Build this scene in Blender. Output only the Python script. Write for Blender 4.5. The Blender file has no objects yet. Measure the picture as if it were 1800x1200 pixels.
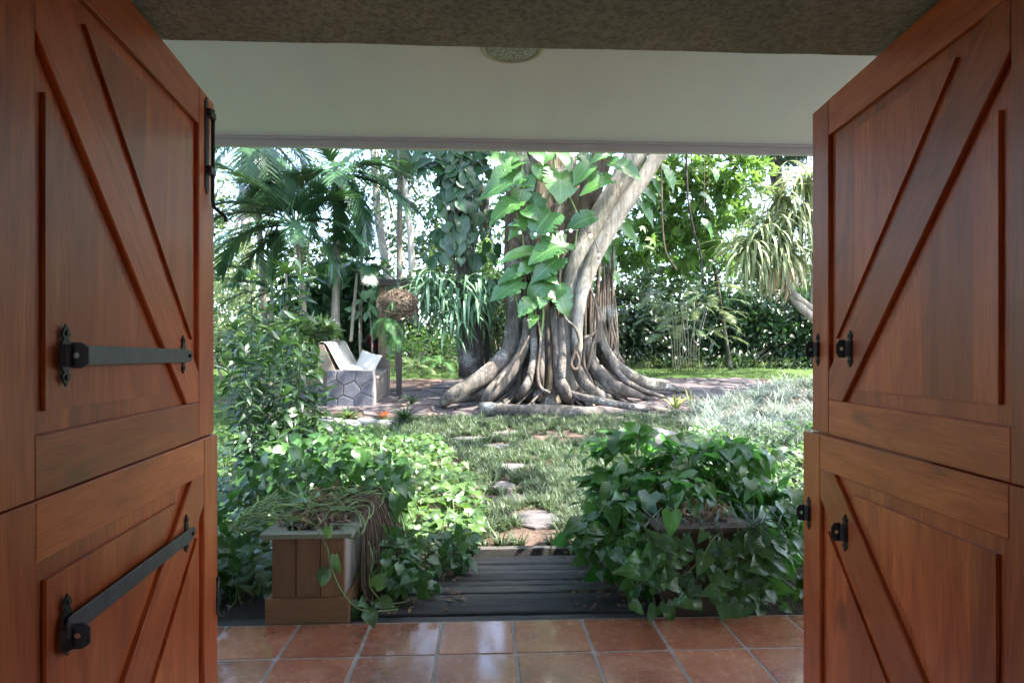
import bpy, math, random
import numpy as np
from mathutils import Vector, Matrix
rnd = random.Random(7)
npr = np.random.default_rng(7)
R_ = math.radians
sc = bpy.context.scene
COL = sc.collection

# ------------------------------------------------------------------ camera, light, exposure
FPX = 1100.0; EYE = 1.35; YAW = math.atan(52 / FPX); HOR = 627.0
cam_d = bpy.data.cameras.new('camera'); cam = bpy.data.objects.new('camera', cam_d); COL.objects.link(cam)
cam.location = (0, 0, EYE); cam.rotation_euler = (R_(90), 0, -YAW)
cam_d.sensor_width = 36; cam_d.lens = 36 * FPX / 1800; cam_d.shift_y = 27 / 1800
cam_d.clip_start = 0.05; cam_d.clip_end = 600
sc.camera = cam
SUN = Vector((0.50, -0.16, 0.85)).normalized()
wd = bpy.data.worlds.new('World'); sc.world = wd; wd.use_nodes = True
nt = wd.node_tree; sky = nt.nodes.new('ShaderNodeTexSky'); sky.sky_type = 'NISHITA'; sky.sun_disc = False
sky.sun_elevation = math.asin(SUN.z); sky.sun_rotation = math.atan2(SUN.x, SUN.y)
sky.dust_density = 2.0; sky.ozone_density = 1.2
nt.links.new(sky.outputs[0], nt.nodes['Background'].inputs[0]); nt.nodes['Background'].inputs[1].default_value = 0.15
sd = bpy.data.lights.new('sun', 'SUN'); so = bpy.data.objects.new('sun', sd); COL.objects.link(so)
sd.energy = 2.9; sd.angle = R_(0.53); sd.color = (1.0, 0.955, 0.88)
so.rotation_euler = SUN.to_track_quat('Z', 'Y').to_euler(); so.location = (6, -4, 12)
vs = sc.view_settings; vs.view_transform = 'Standard'; vs.look = 'None'; vs.exposure = 3.2; vs.gamma = 1; vs.use_curve_mapping = False
cy = sc.cycles; cy.use_denoising = True; cy.max_bounces = 8; cy.diffuse_bounces = 5; cy.glossy_bounces = 3; cy.transmission_bounces = 5
cy.sample_clamp_indirect = 6; cy.caustics_reflective = False; cy.caustics_refractive = False

# ------------------------------------------------------------------ measuring helpers
RR = np.array([math.cos(YAW), -math.sin(YAW)]); FF = np.array([math.sin(YAW), math.cos(YAW)])
def ray(px, py):
    d = FF + RR * (px - 900) / FPX
    return np.array([d[0], d[1], (HOR - py) / FPX])
def at(px, py, Y):
    d = ray(px, py); t = Y / d[1]
    return Vector((d[0] * t, Y, EYE + d[2] * t))
GY = [-60, 3.2, 4.4, 4.7, 6, 8, 9.5, 11, 14, 17, 20, 26, 40, 300]
GZ = [-.07, -.07, -.05, -.01, .03, .17, .32, .47, .70, .90, 1.08, 1.22, 1.3, 1.3]
def gz(x, y): return float(np.interp(y, GY, GZ))
def ground(px, py):
    d = ray(px, py); lo, hi = 1.0, 60.0
    for _ in range(40):
        m = (lo + hi) / 2; t = m / d[1]
        if EYE + d[2] * t > gz(0, m): lo = m
        else: hi = m
    t = lo / d[1]
    return Vector((d[0] * t, lo, gz(0, lo)))
def XA(px, Y): return at(px, 600, Y).x

# ------------------------------------------------------------------ object helpers
ORI = {}
def tagp(o, label=None, cat=None, group=None, kind=None):
    if label: o['label'] = label
    if cat: o['category'] = cat
    if group: o['group'] = group
    if kind: o['kind'] = kind
    return o
def thing(name, label, cat, loc=(0, 0, 0), group=None, rotz=0, kind=None):
    o = bpy.data.objects.new(name, None); COL.objects.link(o)
    o.location = loc; o.rotation_euler = (0, 0, rotz); o.empty_display_size = .1
    ORI[o] = np.array(loc, float)
    return tagp(o, label, cat, group, kind)
def raw_mesh(name, V, sizes, idx, mats, attrs=None, smooth=False):
    me = bpy.data.meshes.new(name)
    V = np.asarray(V, np.float32); sizes = np.asarray(sizes, np.int32); idx = np.asarray(idx, np.int32)
    me.vertices.add(len(V)); me.vertices.foreach_set('co', V.ravel())
    me.loops.add(len(idx)); me.loops.foreach_set('vertex_index', idx)
    me.polygons.add(len(sizes)); st = np.concatenate([[0], np.cumsum(sizes)[:-1]]).astype(np.int32)
    me.polygons.foreach_set('loop_start', st)
    me.polygons.foreach_set('use_smooth', np.full(len(sizes), bool(smooth)))
    for m in (mats if isinstance(mats, (list, tuple)) else [mats]): me.materials.append(m)
    me.update(calc_edges=True)
    for k, a in (attrs or {}).items():
        a = np.asarray(a, np.float32)
        if a.ndim == 1: t = me.attributes.new(k, 'FLOAT', 'POINT'); t.data.foreach_set('value', a)
        else: t = me.attributes.new(k, 'FLOAT_VECTOR', 'POINT'); t.data.foreach_set('vector', a.ravel())
    return me
class MB:
    """collects shapes that become ONE mesh"""
    def __init__(s): s.V = []; s.S = []; s.I = []; s.T = []; s.LU = []; s.G = []; s.n = 0
    def add(s, V, F, tint=0.0, gr=None, luv=None):
        V = np.asarray(V, float); s.V.append(V)
        for f in F: s.S.append(np.array([len(f)])); s.I.append(np.array(f) + s.n)
        s.T.append(np.full(len(V), tint) if np.isscalar(tint) else tint)
        s.LU.append(np.zeros((len(V), 3)) if luv is None else luv)
        s.G.append(V if gr is None else gr); s.n += len(V)
    def tmpl(s, T, Ms, tints):
        Ms = np.asarray(Ms, float); k = len(Ms)
        if k == 0: return
        V = np.einsum('kij,nj->kni', Ms[:, :3, :3], T['V']) + Ms[:, None, :3, 3]
        n = len(T['V']); V = V.reshape(-1, 3)
        s.V.append(V); s.S.append(np.tile(T['S'], k))
        s.I.append((T['I'][None, :] + (np.arange(k) * n)[:, None] + s.n).ravel())
        s.T.append(np.repeat(np.asarray(tints, float), n)); s.LU.append(np.tile(T['L'], (k, 1))); s.G.append(V); s.n += n * k
    def mesh(s, name, mats, org=None, smooth=False):
        V = np.concatenate(s.V)
        if org is not None: V = V - org
        return raw_mesh(name, V, np.concatenate(s.S), np.concatenate(s.I), mats,
                        {'tint': np.concatenate(s.T), 'luv': np.concatenate(s.LU), 'gr': np.concatenate(s.G)}, smooth)
    def build(s, name, mats, parent=None, smooth=False, kind=None, label=None):
        org = ORI.get(parent) if parent else None
        o = bpy.data.objects.new(name, s.mesh(name, mats, org, smooth)); COL.objects.link(o)
        if parent: o.parent = parent; ORI[o] = org if org is not None else np.zeros(3)
        return tagp(o, label, kind=kind)

def box(x0, x1, y0, y1, z0, z1):
    V = [(x, y, z) for z in (z0, z1) for (x, y) in ((x0, y0), (x1, y0), (x1, y1), (x0, y1))]
    return V, [(0, 3, 2, 1), (4, 5, 6, 7), (0, 1, 5, 4), (1, 2, 6, 5), (2, 3, 7, 6), (3, 0, 4, 7)]
def poly_inset(P, d):
    P = [np.array(p, float) for p in P]; n = len(P)
    ar = sum(P[i][0] * P[(i + 1) % n][1] - P[(i + 1) % n][0] * P[i][1] for i in range(n))
    sg = 1 if ar > 0 else -1; out = []
    for i in range(n):
        a, b, c = P[i - 1], P[i], P[(i + 1) % n]
        e1 = (b - a) / (np.linalg.norm(b - a) + 1e-9); e2 = (c - b) / (np.linalg.norm(c - b) + 1e-9)
        n1 = np.array([-e1[1], e1[0]]) * sg; n2 = np.array([-e2[1], e2[0]]) * sg
        m = n1 + n2; q = m @ m
        out.append(b + m * (2 * d / max(q, .5)) if q > 1e-6 else b + n1 * d)
    return out
def prism(P, h0, h1, ch=0.0, mp=lambda a, b, h: (a, b, h)):
    """polygon P extruded from h0 to h1, chamfered edge at h1; mp maps (a,b,h) to space"""
    n = len(P); V = [mp(p[0], p[1], h0) for p in P]; F = [tuple(range(n))[::-1]]
    if ch > 0:
        s = 1 if h1 > h0 else -1
        V += [mp(p[0], p[1], h1 - s * ch) for p in P]; Q = poly_inset(P, ch); V += [mp(p[0], p[1], h1) for p in Q]
        F += [(i, (i + 1) % n, n + (i + 1) % n, n + i) for i in range(n)]
        F += [(n + i, n + (i + 1) % n, 2 * n + (i + 1) % n, 2 * n + i) for i in range(n)] + [tuple(range(2 * n, 3 * n))]
    else:
        V += [mp(p[0], p[1], h1) for p in P]
        F += [(i, (i + 1) % n, n + (i + 1) % n, n + i) for i in range(n)] + [tuple(range(n, 2 * n))]
    return V, F
def cat_rom(P, k):
    P = [np.array(p, float) for p in P]
    if len(P) < 3 or k <= 1:
        if len(P) == 2 and k > 1: return [P[0] + (P[1] - P[0]) * t / k for t in range(k + 1)]
        return P
    Q = [2 * P[0] - P[1]] + P + [2 * P[-1] - P[-2]]; out = []
    for i in range(1, len(Q) - 2):
        for j in range(k):
            t = j / k; a, b, c, d = Q[i - 1:i + 3]
            out.append(.5 * ((2 * b) + (-a + c) * t + (2 * a - 5 * b + 4 * c - d) * t * t + (-a + 3 * b - 3 * c + d) * t ** 3))
    out.append(P[-1]); return out
def tube(pts, rad, n=8, k=4, side=None, flat=1.0, wob=0.0, seed=0, cap=True):
    C = np.array(cat_rom(pts, k)); m = len(C)
    rad = np.interp(np.linspace(0, 1, m), np.linspace(0, 1, len(rad)), rad)
    fl = np.interp(np.linspace(0, 1, m), np.linspace(0, 1, len(flat)), flat) if hasattr(flat, '__len__') else np.full(m, flat)
    T = np.gradient(C, axis=0); T /= np.linalg.norm(T, axis=1)[:, None] + 1e-9
    V = []; G = []; s0 = np.array(side if side is not None else (1, 0, 0), float); L = 0
    if side is None and abs(T[0] @ s0) > .9: s0 = np.array((0, 1., 0))
    rs = np.random.default_rng(seed); ph = rs.uniform(0, 6.28, 6)
    for i in range(m):
        if side is not None: s0 = np.array(side, float)
        s0 = s0 - T[i] * (s0 @ T[i]); s0 /= np.linalg.norm(s0) + 1e-9; u = np.cross(s0, T[i])
        if i: L += np.linalg.norm(C[i] - C[i - 1])
        for j in range(n):
            a = 2 * math.pi * j / n
            r = rad[i] * (1 + wob * (.5 * math.sin(2 * a + ph[0] + L * 2.3) + .35 * math.sin(3 * a + ph[1] - L * 3.1) + .3 * math.sin(L * 7 + ph[2] + a) + .25 * math.sin(5 * a + ph[3] + L * 9)))
            V.append(C[i] + s0 * math.cos(a) * r + u * math.sin(a) * r * fl[i]); G.append((L, math.cos(a) * rad[i], math.sin(a) * rad[i]))
    F = [(i * n + j, i * n + (j + 1) % n, (i + 1) * n + (j + 1) % n, (i + 1) * n + j) for i in range(m - 1) for j in range(n)]
    if cap: F += [tuple(range(n))[::-1], tuple(range((m - 1) * n, m * n))]
    return np.array(V), F, np.array(G)
def add_tube(mb, pts, rad, n=8, k=4, tint=0.0, **kw):
    V, F, G = tube(pts, rad, n, k, **kw); mb.add(V, F, tint, G)
def one_tube(name, mat, parent, pts, rad, n=8, k=4, **kw):
    mb = MB(); add_tube(mb, pts, rad, n, k, tint=rnd.random(), **kw); return mb.build(name, mat, parent, smooth=True)

# ------------------------------------------------------------------ materials
class N:
    def __init__(s, name):
        s.m = bpy.data.materials.new(name); s.m.use_nodes = True; s.t = s.m.node_tree; s.b = s.t.nodes['Principled BSDF']; s.out = s.t.nodes['Material Output']
    def n(s, ty, **kw):
        o = s.t.nodes.new('ShaderNode' + ty)
        for k, v in kw.items():
            if k[0] == 'i' and k[1:].isdigit(): k = int(k[1:])
            if isinstance(k, int) or k in o.inputs:
                if hasattr(v, 'is_linked') or isinstance(v, bpy.types.NodeSocket): s.t.links.new(v, o.inputs[k])
                else: o.inputs[k].default_value = v
            else: setattr(o, k, v)
        return o
    def L(s, a, b): s.t.links.new(a, b)
    def attr(s, name): return s.n('Attribute', attribute_name=name)
    def noise(s, vec, scale, detail=4, rough=.6, dist=0):
        return s.n('TexNoise', Vector=vec, Scale=scale, Detail=detail, Roughness=rough, Distortion=dist).outputs['Fac']
    def math(s, op, a, b=0.0, clamp=False):
        o = s.n('Math', operation=op, use_clamp=clamp)
        for i, v in enumerate((a, b)):
            if isinstance(v, (int, float)): o.inputs[i].default_value = v
            else: s.L(v, o.inputs[i])
        return o.outputs[0]
    def ramp(s, fac, stops):
        o = s.n('ValToRGB'); s.L(fac, o.inputs[0]); e = o.color_ramp.elements
        while len(e) < len(stops): e.new(.5)
        for el, (p, c) in zip(e, stops): el.position = p; el.color = (*c, 1) if len(c) == 3 else c
        return o.outputs[0]
    def mix(s, f, a, b, mode='MIX'):
        o = s.n('Mix', data_type='RGBA', blend_type=mode)
        for sock, v in ((o.inputs[0], f), (o.inputs[6], a), (o.inputs[7], b)):
            if isinstance(v, (int, float)): sock.default_value = v
            elif isinstance(v, tuple): sock.default_value = (*v, 1) if len(v) == 3 else v
            else: s.L(v, sock)
        return o.outputs[2]
    def mapv(s, vec, sc=(1, 1, 1)):
        return s.n('Mapping', Vector=vec, Scale=sc).outputs[0]
    def rnd(s):   # per-piece random number: merged pieces by attribute, single objects by object
        a = s.attr('tint').outputs['Fac']; b = s.n('ObjectInfo').outputs['Random']
        return s.math('FRACT', s.math('ADD', a, b))
    def bump(s, h, strength=.3, dist=.01):
        b = s.n('Bump', Strength=strength, Distance=dist, Height=h); s.L(b.outputs[0], s.b.inputs['Normal']); return b.outputs[0]
    def set(s, color=None, rough=None, spec=None, metal=None):
        for k, v in (('Base Color', color), ('Roughness', rough), ('Specular IOR Level', spec), ('Metallic', metal)):
            if v is None: continue
            if isinstance(v, (int, float)): s.b.inputs[k].default_value = v
            elif isinstance(v, tuple): s.b.inputs[k].default_value = (*v, 1)
            else: s.L(v, s.b.inputs[k])
        return s.m

def wood_mat(name, stops, rough=.38, sx=2.0, sy=26, bump=.15, knots=True, tintamt=.35, coat=0.0, pores=0.0):
    m = N(name); g = m.attr('gr').outputs['Vector']; r = m.rnd()
    off = m.n('VectorMath', operation='ADD'); m.L(g, off.inputs[0])
    cmb = m.n('CombineXYZ', X=m.math('MULTIPLY', r, 17.0), Y=m.math('MULTIPLY', r, 31.0)); m.L(cmb.outputs[0], off.inputs[1])
    v = off.outputs[0]
    fine = m.noise(m.mapv(v, (sx * 1.2, sy * 2.6, sy * 2.6)), 3, 6, .72, .25)
    band = m.noise(m.mapv(v, (sx * .5, sy * .22, sy * .22)), 1.6, 4, .6, 1.4)
    ca = m.ramp(m.math('ADD', m.math('MULTIPLY', fine, .46), m.math('MULTIPLY', band, .54)), stops)
    if knots:
        kn = m.ramp(m.noise(m.mapv(v, (3.2, 7.5, 7.5)), 1.0, 2, .5, .3), [(.66, (0, 0, 0)), (.78, (1, 1, 1))])
        ca = m.mix(m.math('MULTIPLY', kn, .55), ca, (.045, .02, .012))
    if pores:
        po = m.ramp(m.noise(m.mapv(v, (9, 330, 330)), 1.0, 2, .5), [(.34, (1, 1, 1)), (.46, (0, 0, 0))]); ca = m.mix(m.math('MULTIPLY', po, pores), ca, (.05, .010, .004))
    val = m.n('HueSaturation', Color=ca, Value=m.math('ADD', m.math('MULTIPLY', r, tintamt), 1 - tintamt * .5))
    if bump: m.bump(fine, bump, .002)
    if coat: m.b.inputs['Coat Weight'].default_value = coat; m.b.inputs['Coat Roughness'].default_value = .18
    rg = m.math('ADD', m.math('MULTIPLY', fine, .2), rough - .08)
    return m.set(val.outputs[0], rg, .45)
def leaf_mat(name, c1, c2, rough=.38, trans=.35, tcol=None, veins=.25, var=None, spec=.5, backc=None):
    m = N(name); r = m.rnd(); luv = m.n('SeparateXYZ', Vector=m.attr('luv').outputs['Vector'])
    u, v = luv.outputs[0], luv.outputs[1]
    col = m.mix(r, c1, c2)
    au = m.math('ABSOLUTE', u)
    if veins:
        w = m.math('SINE', m.math('MULTIPLY', m.math('SUBTRACT', v, m.math('MULTIPLY', au, .35)), 55.0))
        w = m.math('MULTIPLY', m.math('GREATER_THAN', w, .82), veins)
        mid = m.math('MULTIPLY', m.math('LESS_THAN', au, .06), .55)
        col = m.mix(m.math('MAXIMUM', w, mid), col, tuple(min(1, a * 1.5 + .03) for a in c2))
    if var:   # streaks of a second colour across the blade
        vec = m.n('CombineXYZ', X=m.math('MULTIPLY', u, 5.0), Y=m.math('MULTIPLY', v, 2.2), Z=m.math('MULTIPLY', r, 37.0)).outputs[0]
        f = m.ramp(m.noise(vec, 1.3, 3, .6), [(var[1], (0, 0, 0)), (var[1] + .12, (1, 1, 1))])
        col = m.mix(m.math('MULTIPLY', f, .8), col, var[0])
    if backc: col = m.mix(m.n('NewGeometry').outputs['Backfacing'], col, backc)
    m.set(col, rough, spec)
    tc = m.mix(.5, col, tcol or tuple(min(1, a * 2) for a in (c2[0] * 1.2, c2[1] * 1.25, c2[2] * .6)))
    tr = m.n('BsdfTranslucent', Color=tc); mx = m.n('MixShader', Fac=trans)
    m.L(m.b.outputs[0], mx.inputs[1]); m.L(tr.outputs[0], mx.inputs[2]); m.L(mx.outputs[0], m.out.inputs[0])
    if veins: m.bump(m.math('ABSOLUTE', m.math('SINE', m.math('MULTIPLY', m.math('SUBTRACT', v, m.math('MULTIPLY', au, .35)), 27.0))), .25, .004)
    return m.m
def stripe_leaf(name, edge, mid, rough=.45, trans=.3):
    m = N(name); luv = m.n('SeparateXYZ', Vector=m.attr('luv').outputs['Vector']); au = m.math('ABSOLUTE', luv.outputs[0])
    col = m.mix(m.math('GREATER_THAN', au, .45), mid, edge); r = m.rnd()
    hs = m.n('HueSaturation', Color=col, Value=m.math('ADD', m.math('MULTIPLY', r, .5), .75)); m.set(hs.outputs[0], rough, .4)
    tr = m.n('BsdfTranslucent', Color=hs.outputs[0]); mx = m.n('MixShader', Fac=trans)
    m.L(m.b.outputs[0], mx.inputs[1]); m.L(tr.outputs[0], mx.inputs[2]); m.L(mx.outputs[0], m.out.inputs[0]); return m.m
def plain(name, c, rough=.6, nz=.15, scale=8, bump=.0, metal=0.0, spec=.5, rndv=0.0):
    m = N(name); p = m.n('TexCoord').outputs['Object']; f = m.noise(p, scale, 5, .65)
    col = m.ramp(f, [(.25, tuple(a * (1 - nz) for a in c)), (.75, tuple(min(1, a * (1 + nz)) for a in c))])
    if rndv: col = m.n('HueSaturation', Color=col, Value=m.math('ADD', m.math('MULTIPLY', m.rnd(), rndv), 1 - rndv / 2)).outputs[0]
    if bump: m.bump(m.noise(p, scale * 4, 5, .7), bump, .01)
    return m.set(col, rough, spec, metal)

M = {}
M['door'] = wood_mat('stained_wood', [(.28, (.17, .026, .008)), (.44, (.33, .062, .016)), (.56, (.44, .098, .025)), (.74, (.58, .18, .050))], rough=.34, coat=.12, tintamt=.45, pores=.35)
M['plank'] = wood_mat('weathered_sleeper', [(.25, (.014, .013, .012)), (.45, (.045, .041, .038)), (.62, (.10, .09, .08)), (.78, (.20, .175, .15))], rough=.75, bump=.9, tintamt=.9, sx=1.6, sy=22)
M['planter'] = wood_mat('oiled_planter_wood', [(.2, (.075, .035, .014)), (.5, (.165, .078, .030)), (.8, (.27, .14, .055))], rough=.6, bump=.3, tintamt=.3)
M['plantdark'] = wood_mat('dark_planter_wood', [(.2, (.022, .014, .009)), (.5, (.065, .036, .018)), (.8, (.13, .07, .035))], rough=.6, bump=.4, tintamt=.4)  # darker brown version of the planter wood
M['rim'] = wood_mat('grey_green_board', [(.2, (.11, .11, .065)), (.5, (.19, .19, .12)), (.8, (.30, .28, .19))], rough=.7, bump=.4, tintamt=.25)
M['oldwood'] = wood_mat('pale_weathered_wood', [(.2, (.07, .06, .05)), (.5, (.20, .17, .14)), (.8, (.36, .31, .26))], rough=.8, bump=.6)
M['post'] = wood_mat('post_wood', [(.2, (.10, .07, .035)), (.5, (.21, .15, .08)), (.8, (.33, .25, .14))], rough=.7, bump=.4)
M['darkpost'] = wood_mat('dark_beam_wood', [(.2, (.02, .016, .012)), (.5, (.05, .04, .03)), (.8, (.12, .09, .07))], rough=.7, bump=.4)
M['canes'] = plain('white_cane', (.3, .28, .23), .7, .2, 10)
M['iron'] = plain('black_iron', (.032, .032, .036), .42, .35, 30, .12, metal=.6)
M['steelbar'] = plain('grey_iron_bar', (.10, .10, .115), .38, .3, 18, .1, metal=.65)
M['soil'] = plain('dark_soil', (.045, .032, .023), .95, .4, 25, .8)
M['litter'] = leaf_mat('dry_leaf', (.10, .055, .035), (.28, .19, .13), rough=.8, trans=.15, veins=0, spec=.2)
M['twig'] = plain('dry_twig', (.115, .08, .052), .85, .35, 20, .3, rndv=.7)
M['vine'] = plain('green_vine_stem', (.13, .20, .05), .5, .3, 12, .1, rndv=.5)
M['stem'] = plain('dark_green_stem', (.035, .06, .025), .55, .3, 15, .1, rndv=.4)
M['plaster'] = plain('white_wall_plaster', (.68, .64, .56), .85, .05, 4, .15)
M['cushion'] = plain('cream_cushion_cloth', (.72, .70, .66), .9, .05, 30, .2)
M['patterned'] = plain('pale_patterned_cloth', (.62, .66, .66), .9, .25, 45, .2)

# ceiling paint, bluish base put in to offset green light bounced from garden
m = N('bluish_ceiling_paint'); p = m.n('TexCoord').outputs['Object']
col = m.ramp(m.noise(m.mapv(p, (3, .35, 1)), 1.2, 4, .6, .4), [(.3, (.80, .81, .93)), (.7, (.86, .87, .97))])
m.bump(m.noise(m.mapv(p, (14, 1.5, 1)), 2, 3), .04, .004); M['ceil'] = m.set(col, .55, .3)
M['fascia'] = plain('grey_fascia_metal', (.62, .61, .66), .5, .05, 6)
# rough concrete
m = N('rough_grey_stucco'); p = m.n('TexCoord').outputs['Object']; a = m.noise(p, 60, 6, .75); b = m.noise(p, 3.2, 5, .65)
col = m.mix(m.ramp(b, [(.3, (0, 0, 0)), (.7, (1, 1, 1))]), (.50, .57, .60), (.72, .78, .80))
col = m.mix(.6, col, m.ramp(a, [(.38, (.10, .11, .10)), (.58, (.62, .62, .60))]), 'MULTIPLY'); col = m.n('HueSaturation', Color=col, Value=1.75).outputs[0]
m.bump(m.math('ADD', a, m.math('MULTIPLY', m.noise(p, 22, 5), .9)), 1.0, .03); M['stucco'] = m.set(col, .95, .2)
# terracotta tile
m = N('glazed_terracotta_tile'); p = m.n('TexCoord').outputs['Object']; r = m.rnd()
off = m.n('VectorMath', operation='ADD'); m.L(p, off.inputs[0]); m.L(m.n('CombineXYZ', X=m.math('MULTIPLY', r, 9.), Y=m.math('MULTIPLY', r, 5.)).outputs[0], off.inputs[1]); v = off.outputs[0]
a = m.noise(v, 3.2, 6, .62, .6); b = m.noise(v, 26, 5, .7, .4)
col = m.ramp(m.math('ADD', m.math('MULTIPLY', a, .75), m.math('MULTIPLY', b, .25)), [(.28, (.17, .05, .03)), (.45, (.34, .105, .052)), (.6, (.46, .18, .095)), (.78, (.55, .30, .19))])
hs = m.n('HueSaturation', Color=col, Value=m.math('ADD', m.math('MULTIPLY', r, .35), .8))
w = m.noise(m.mapv(v, (1, 2.2, 1)), 11, 4, .6, 1.8)
m.bump(m.math('ADD', m.math('MULTIPLY', w, 1.0), m.math('MULTIPLY', b, .25)), .32, .012)
m.b.inputs['Coat Weight'].default_value = .9; m.b.inputs['Coat Roughness'].default_value = .09; m.b.inputs['Coat IOR'].default_value = 1.6
M['tile'] = m.set(hs.outputs[0], m.math('ADD', m.math('MULTIPLY', b, .22), .15), .6)
M['grout'] = plain('grey_grout', (.33, .32, .28), .9, .3, 30, .6)
# slate stones
def stone_mat(name, c1, c2, lich=.5):
    m = N(name); p = m.n('NewGeometry').outputs['Position']; r = m.rnd()
    a = m.noise(p, 4, 6, .65); b = m.noise(p, 30, 5, .7)
    col = m.ramp(m.math('ADD', m.math('MULTIPLY', a, .6), m.math('MULTIPLY', b, .4)), [(.35, c1), (.65, c2)])
    li = m.ramp(m.noise(p, 17, 4, .7), [(.60, (0, 0, 0)), (.68, (1, 1, 1))])
    col = m.mix(m.math('MULTIPLY', li, lich), col, (.42, .42, .38))
    hs = m.n('HueSaturation', Color=col, Value=m.math('ADD', m.math('MULTIPLY', r, .45), .78)); m.bump(m.math('ADD', a, b), .5, .015)
    return m.set(hs.outputs[0], .85, .3)
M['slate'] = stone_mat('purple_grey_slate', (.06, .047, .045), (.15, .12, .118), .08)
M['pathstone'] = stone_mat('grey_path_stone', (.07, .06, .062), (.16, .142, .142), .1)
M['boulder'] = stone_mat('grey_boulder_stone', (.10, .095, .09), (.21, .20, .19), .25)
M['mortar'] = plain('pale_mortar', (.22, .205, .19), .95, .25, 25, .6)
M['benchstone'] = stone_mat('blue_grey_bench_stone', (.06, .06, .07), (.15, .145, .165), .08)
M['concrete'] = plain('tan_concrete', (.21, .17, .135), .9, .25, 8, .4)
# ficus bark
def bark(name, c1, c2, lich, moss, zs=3.0, bstr=.7):
    m = N(name); p = m.n('NewGeometry').outputs['Position']; g = m.attr('gr').outputs['Vector']
    a = m.noise(m.mapv(p, (zs * 3.2, zs * 3.2, zs * .5)), 1.6, 6, .65, .4); b = m.noise(p, 34, 5, .7)
    col = m.ramp(m.math('ADD', m.math('MULTIPLY', a, .65), m.math('MULTIPLY', b, .35)), [(.32, c1), (.66, c2)])
    ms = m.ramp(m.noise(p, 1.1, 4, .6), [(.50, (0, 0, 0)), (.62, (1, 1, 1))]); col = m.mix(m.math('MULTIPLY', ms, moss), col, (.045, .055, .028))
    li = m.ramp(m.math('ADD', m.math('MULTIPLY', m.noise(p, 38, 4, .8), .55), m.math('MULTIPLY', m.noise(p, 2.6, 3), .75)), [(.70, (0, 0, 0)), (.78, (1, 1, 1))])
    st = m.ramp(m.noise(m.mapv(p, (16, 16, 1.2)), 1.0, 4, .7, .6), [(.40, (1, 1, 1)), (.52, (0, 0, 0))]); col = m.mix(m.math('MULTIPLY', st, .5), col, tuple(q * .35 for q in c1))
    col = m.mix(m.math('MULTIPLY', li, lich), col, (.50, .50, .45))
    m.bump(m.math('ADD', m.math('MULTIPLY', a, 1.3), m.math('MULTIPLY', b, .5)), bstr, .03); return m.set(col, .88, .25)
M['ficus'] = bark('grey_fig_bark', (.05, .038, .027), (.16, .12, .088), .35, .55)
M['root'] = bark('grey_root_bark', (.05, .042, .035), (.165, .14, .118), .45, .2)
M['limb'] = bark('pale_fig_limb_bark', (.20, .175, .14), (.40, .36, .295), .3, .5, 2.0)
M['darkbark'] = bark('dark_bark', (.03, .024, .02), (.10, .08, .065), .35, .4)
M['palmbark'] = bark('palm_trunk_bark', (.13, .11, .08), (.30, .26, .20), .4, .2, 6)
M['palebark'] = bark('pale_grey_bark', (.28, .26, .23), (.48, .45, .40), .3, .2)
M['crownshaft'] = plain('green_crownshaft', (.13, .21, .06), .45, .2, 6)
# leaves
M['pothos'] = leaf_mat('pothos_leaf', (.024, .068, .018), (.078, .138, .034), .30, .26, (.28, .55, .06), .18, var=((.34, .39, .13), .60), spec=.6)
M['pothos_shade'] = leaf_mat('shade_toned_pothos_leaf', (.025, .08, .024), (.075, .165, .045), .28, .26, (.2, .5, .06), .2, var=((.28, .36, .12), .64), spec=.6)  # pothos copy for the shaded plant; shade put in as cooler, less yellow colour
M['syngonium'] = leaf_mat('arrowhead_leaf', (.025, .08, .020), (.08, .18, .04), .23, .32, (.18, .6, .05), .2, spec=.6, backc=(.09, .22, .08))
M['stalkleaf'] = leaf_mat('lance_leaf', (.009, .028, .012), (.03, .066, .026), .33, .18, (.16, .38, .06), .1, spec=.6)
M['monstera'] = leaf_mat('giant_vine_leaf', (.028, .095, .028), (.075, .175, .04), .27, .24, (.26, .5, .08), .3, var=((.36, .44, .22), .66), spec=.6)
M['philo'] = leaf_mat('dark_climber_leaf', (.015, .045, .022), (.04, .10, .04), .34, .2, (.12, .32, .05), .2, spec=.6)
M['palm'] = leaf_mat('palm_leaflet', (.02, .06, .03), (.05, .115, .05), .33, .2, (.12, .30, .06), 0, spec=.6)
M['brightfol'] = leaf_mat('bright_tree_leaf', (.04, .095, .022), (.10, .18, .04), .45, .42, (.30, .55, .08), .1)
M['midfol'] = leaf_mat('green_leaf', (.02, .046, .017), (.064, .105, .036), .42, .24, (.22, .42, .08), .1)
M['palefol'] = leaf_mat('pale_leaf', (.13, .20, .08), (.27, .33, .15), .5, .4, (.42, .50, .2), 0)
M['darkfol'] = leaf_mat('dark_glossy_leaf', (.012, .035, .014), (.035, .075, .028), .3, .2, (.08, .2, .04), .1, spec=.7)
M['croton'] = leaf_mat('croton_leaf', (.012, .03, .014), (.04, .075, .03), .28, .15, (.1, .2, .04), .1, var=((.42, .25, .05), .72), spec=.7)
M['fern'] = leaf_mat('fern_leaf', (.06, .17, .05), (.14, .30, .10), .5, .4, (.28, .5, .12), 0)
M['blueleaf'] = leaf_mat('silvery_strap_leaf', (.12, .24, .13), (.26, .40, .24), .5, .3, (.25, .4, .15), 0)
M['red'] = leaf_mat('wine_red_leaf', (.05, .008, .022), (.17, .02, .05), .35, .3, (.5, .05, .12), .1)
M['yucca'] = leaf_mat('lime_spiky_leaf', (.12, .26, .05), (.22, .38, .08), .45, .3, (.3, .5, .08), 0)
M['brom'] = leaf_mat('bromeliad_leaf', (.06, .15, .05), (.17, .26, .11), .4, .3, (.3, .4, .1), 0)
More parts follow.
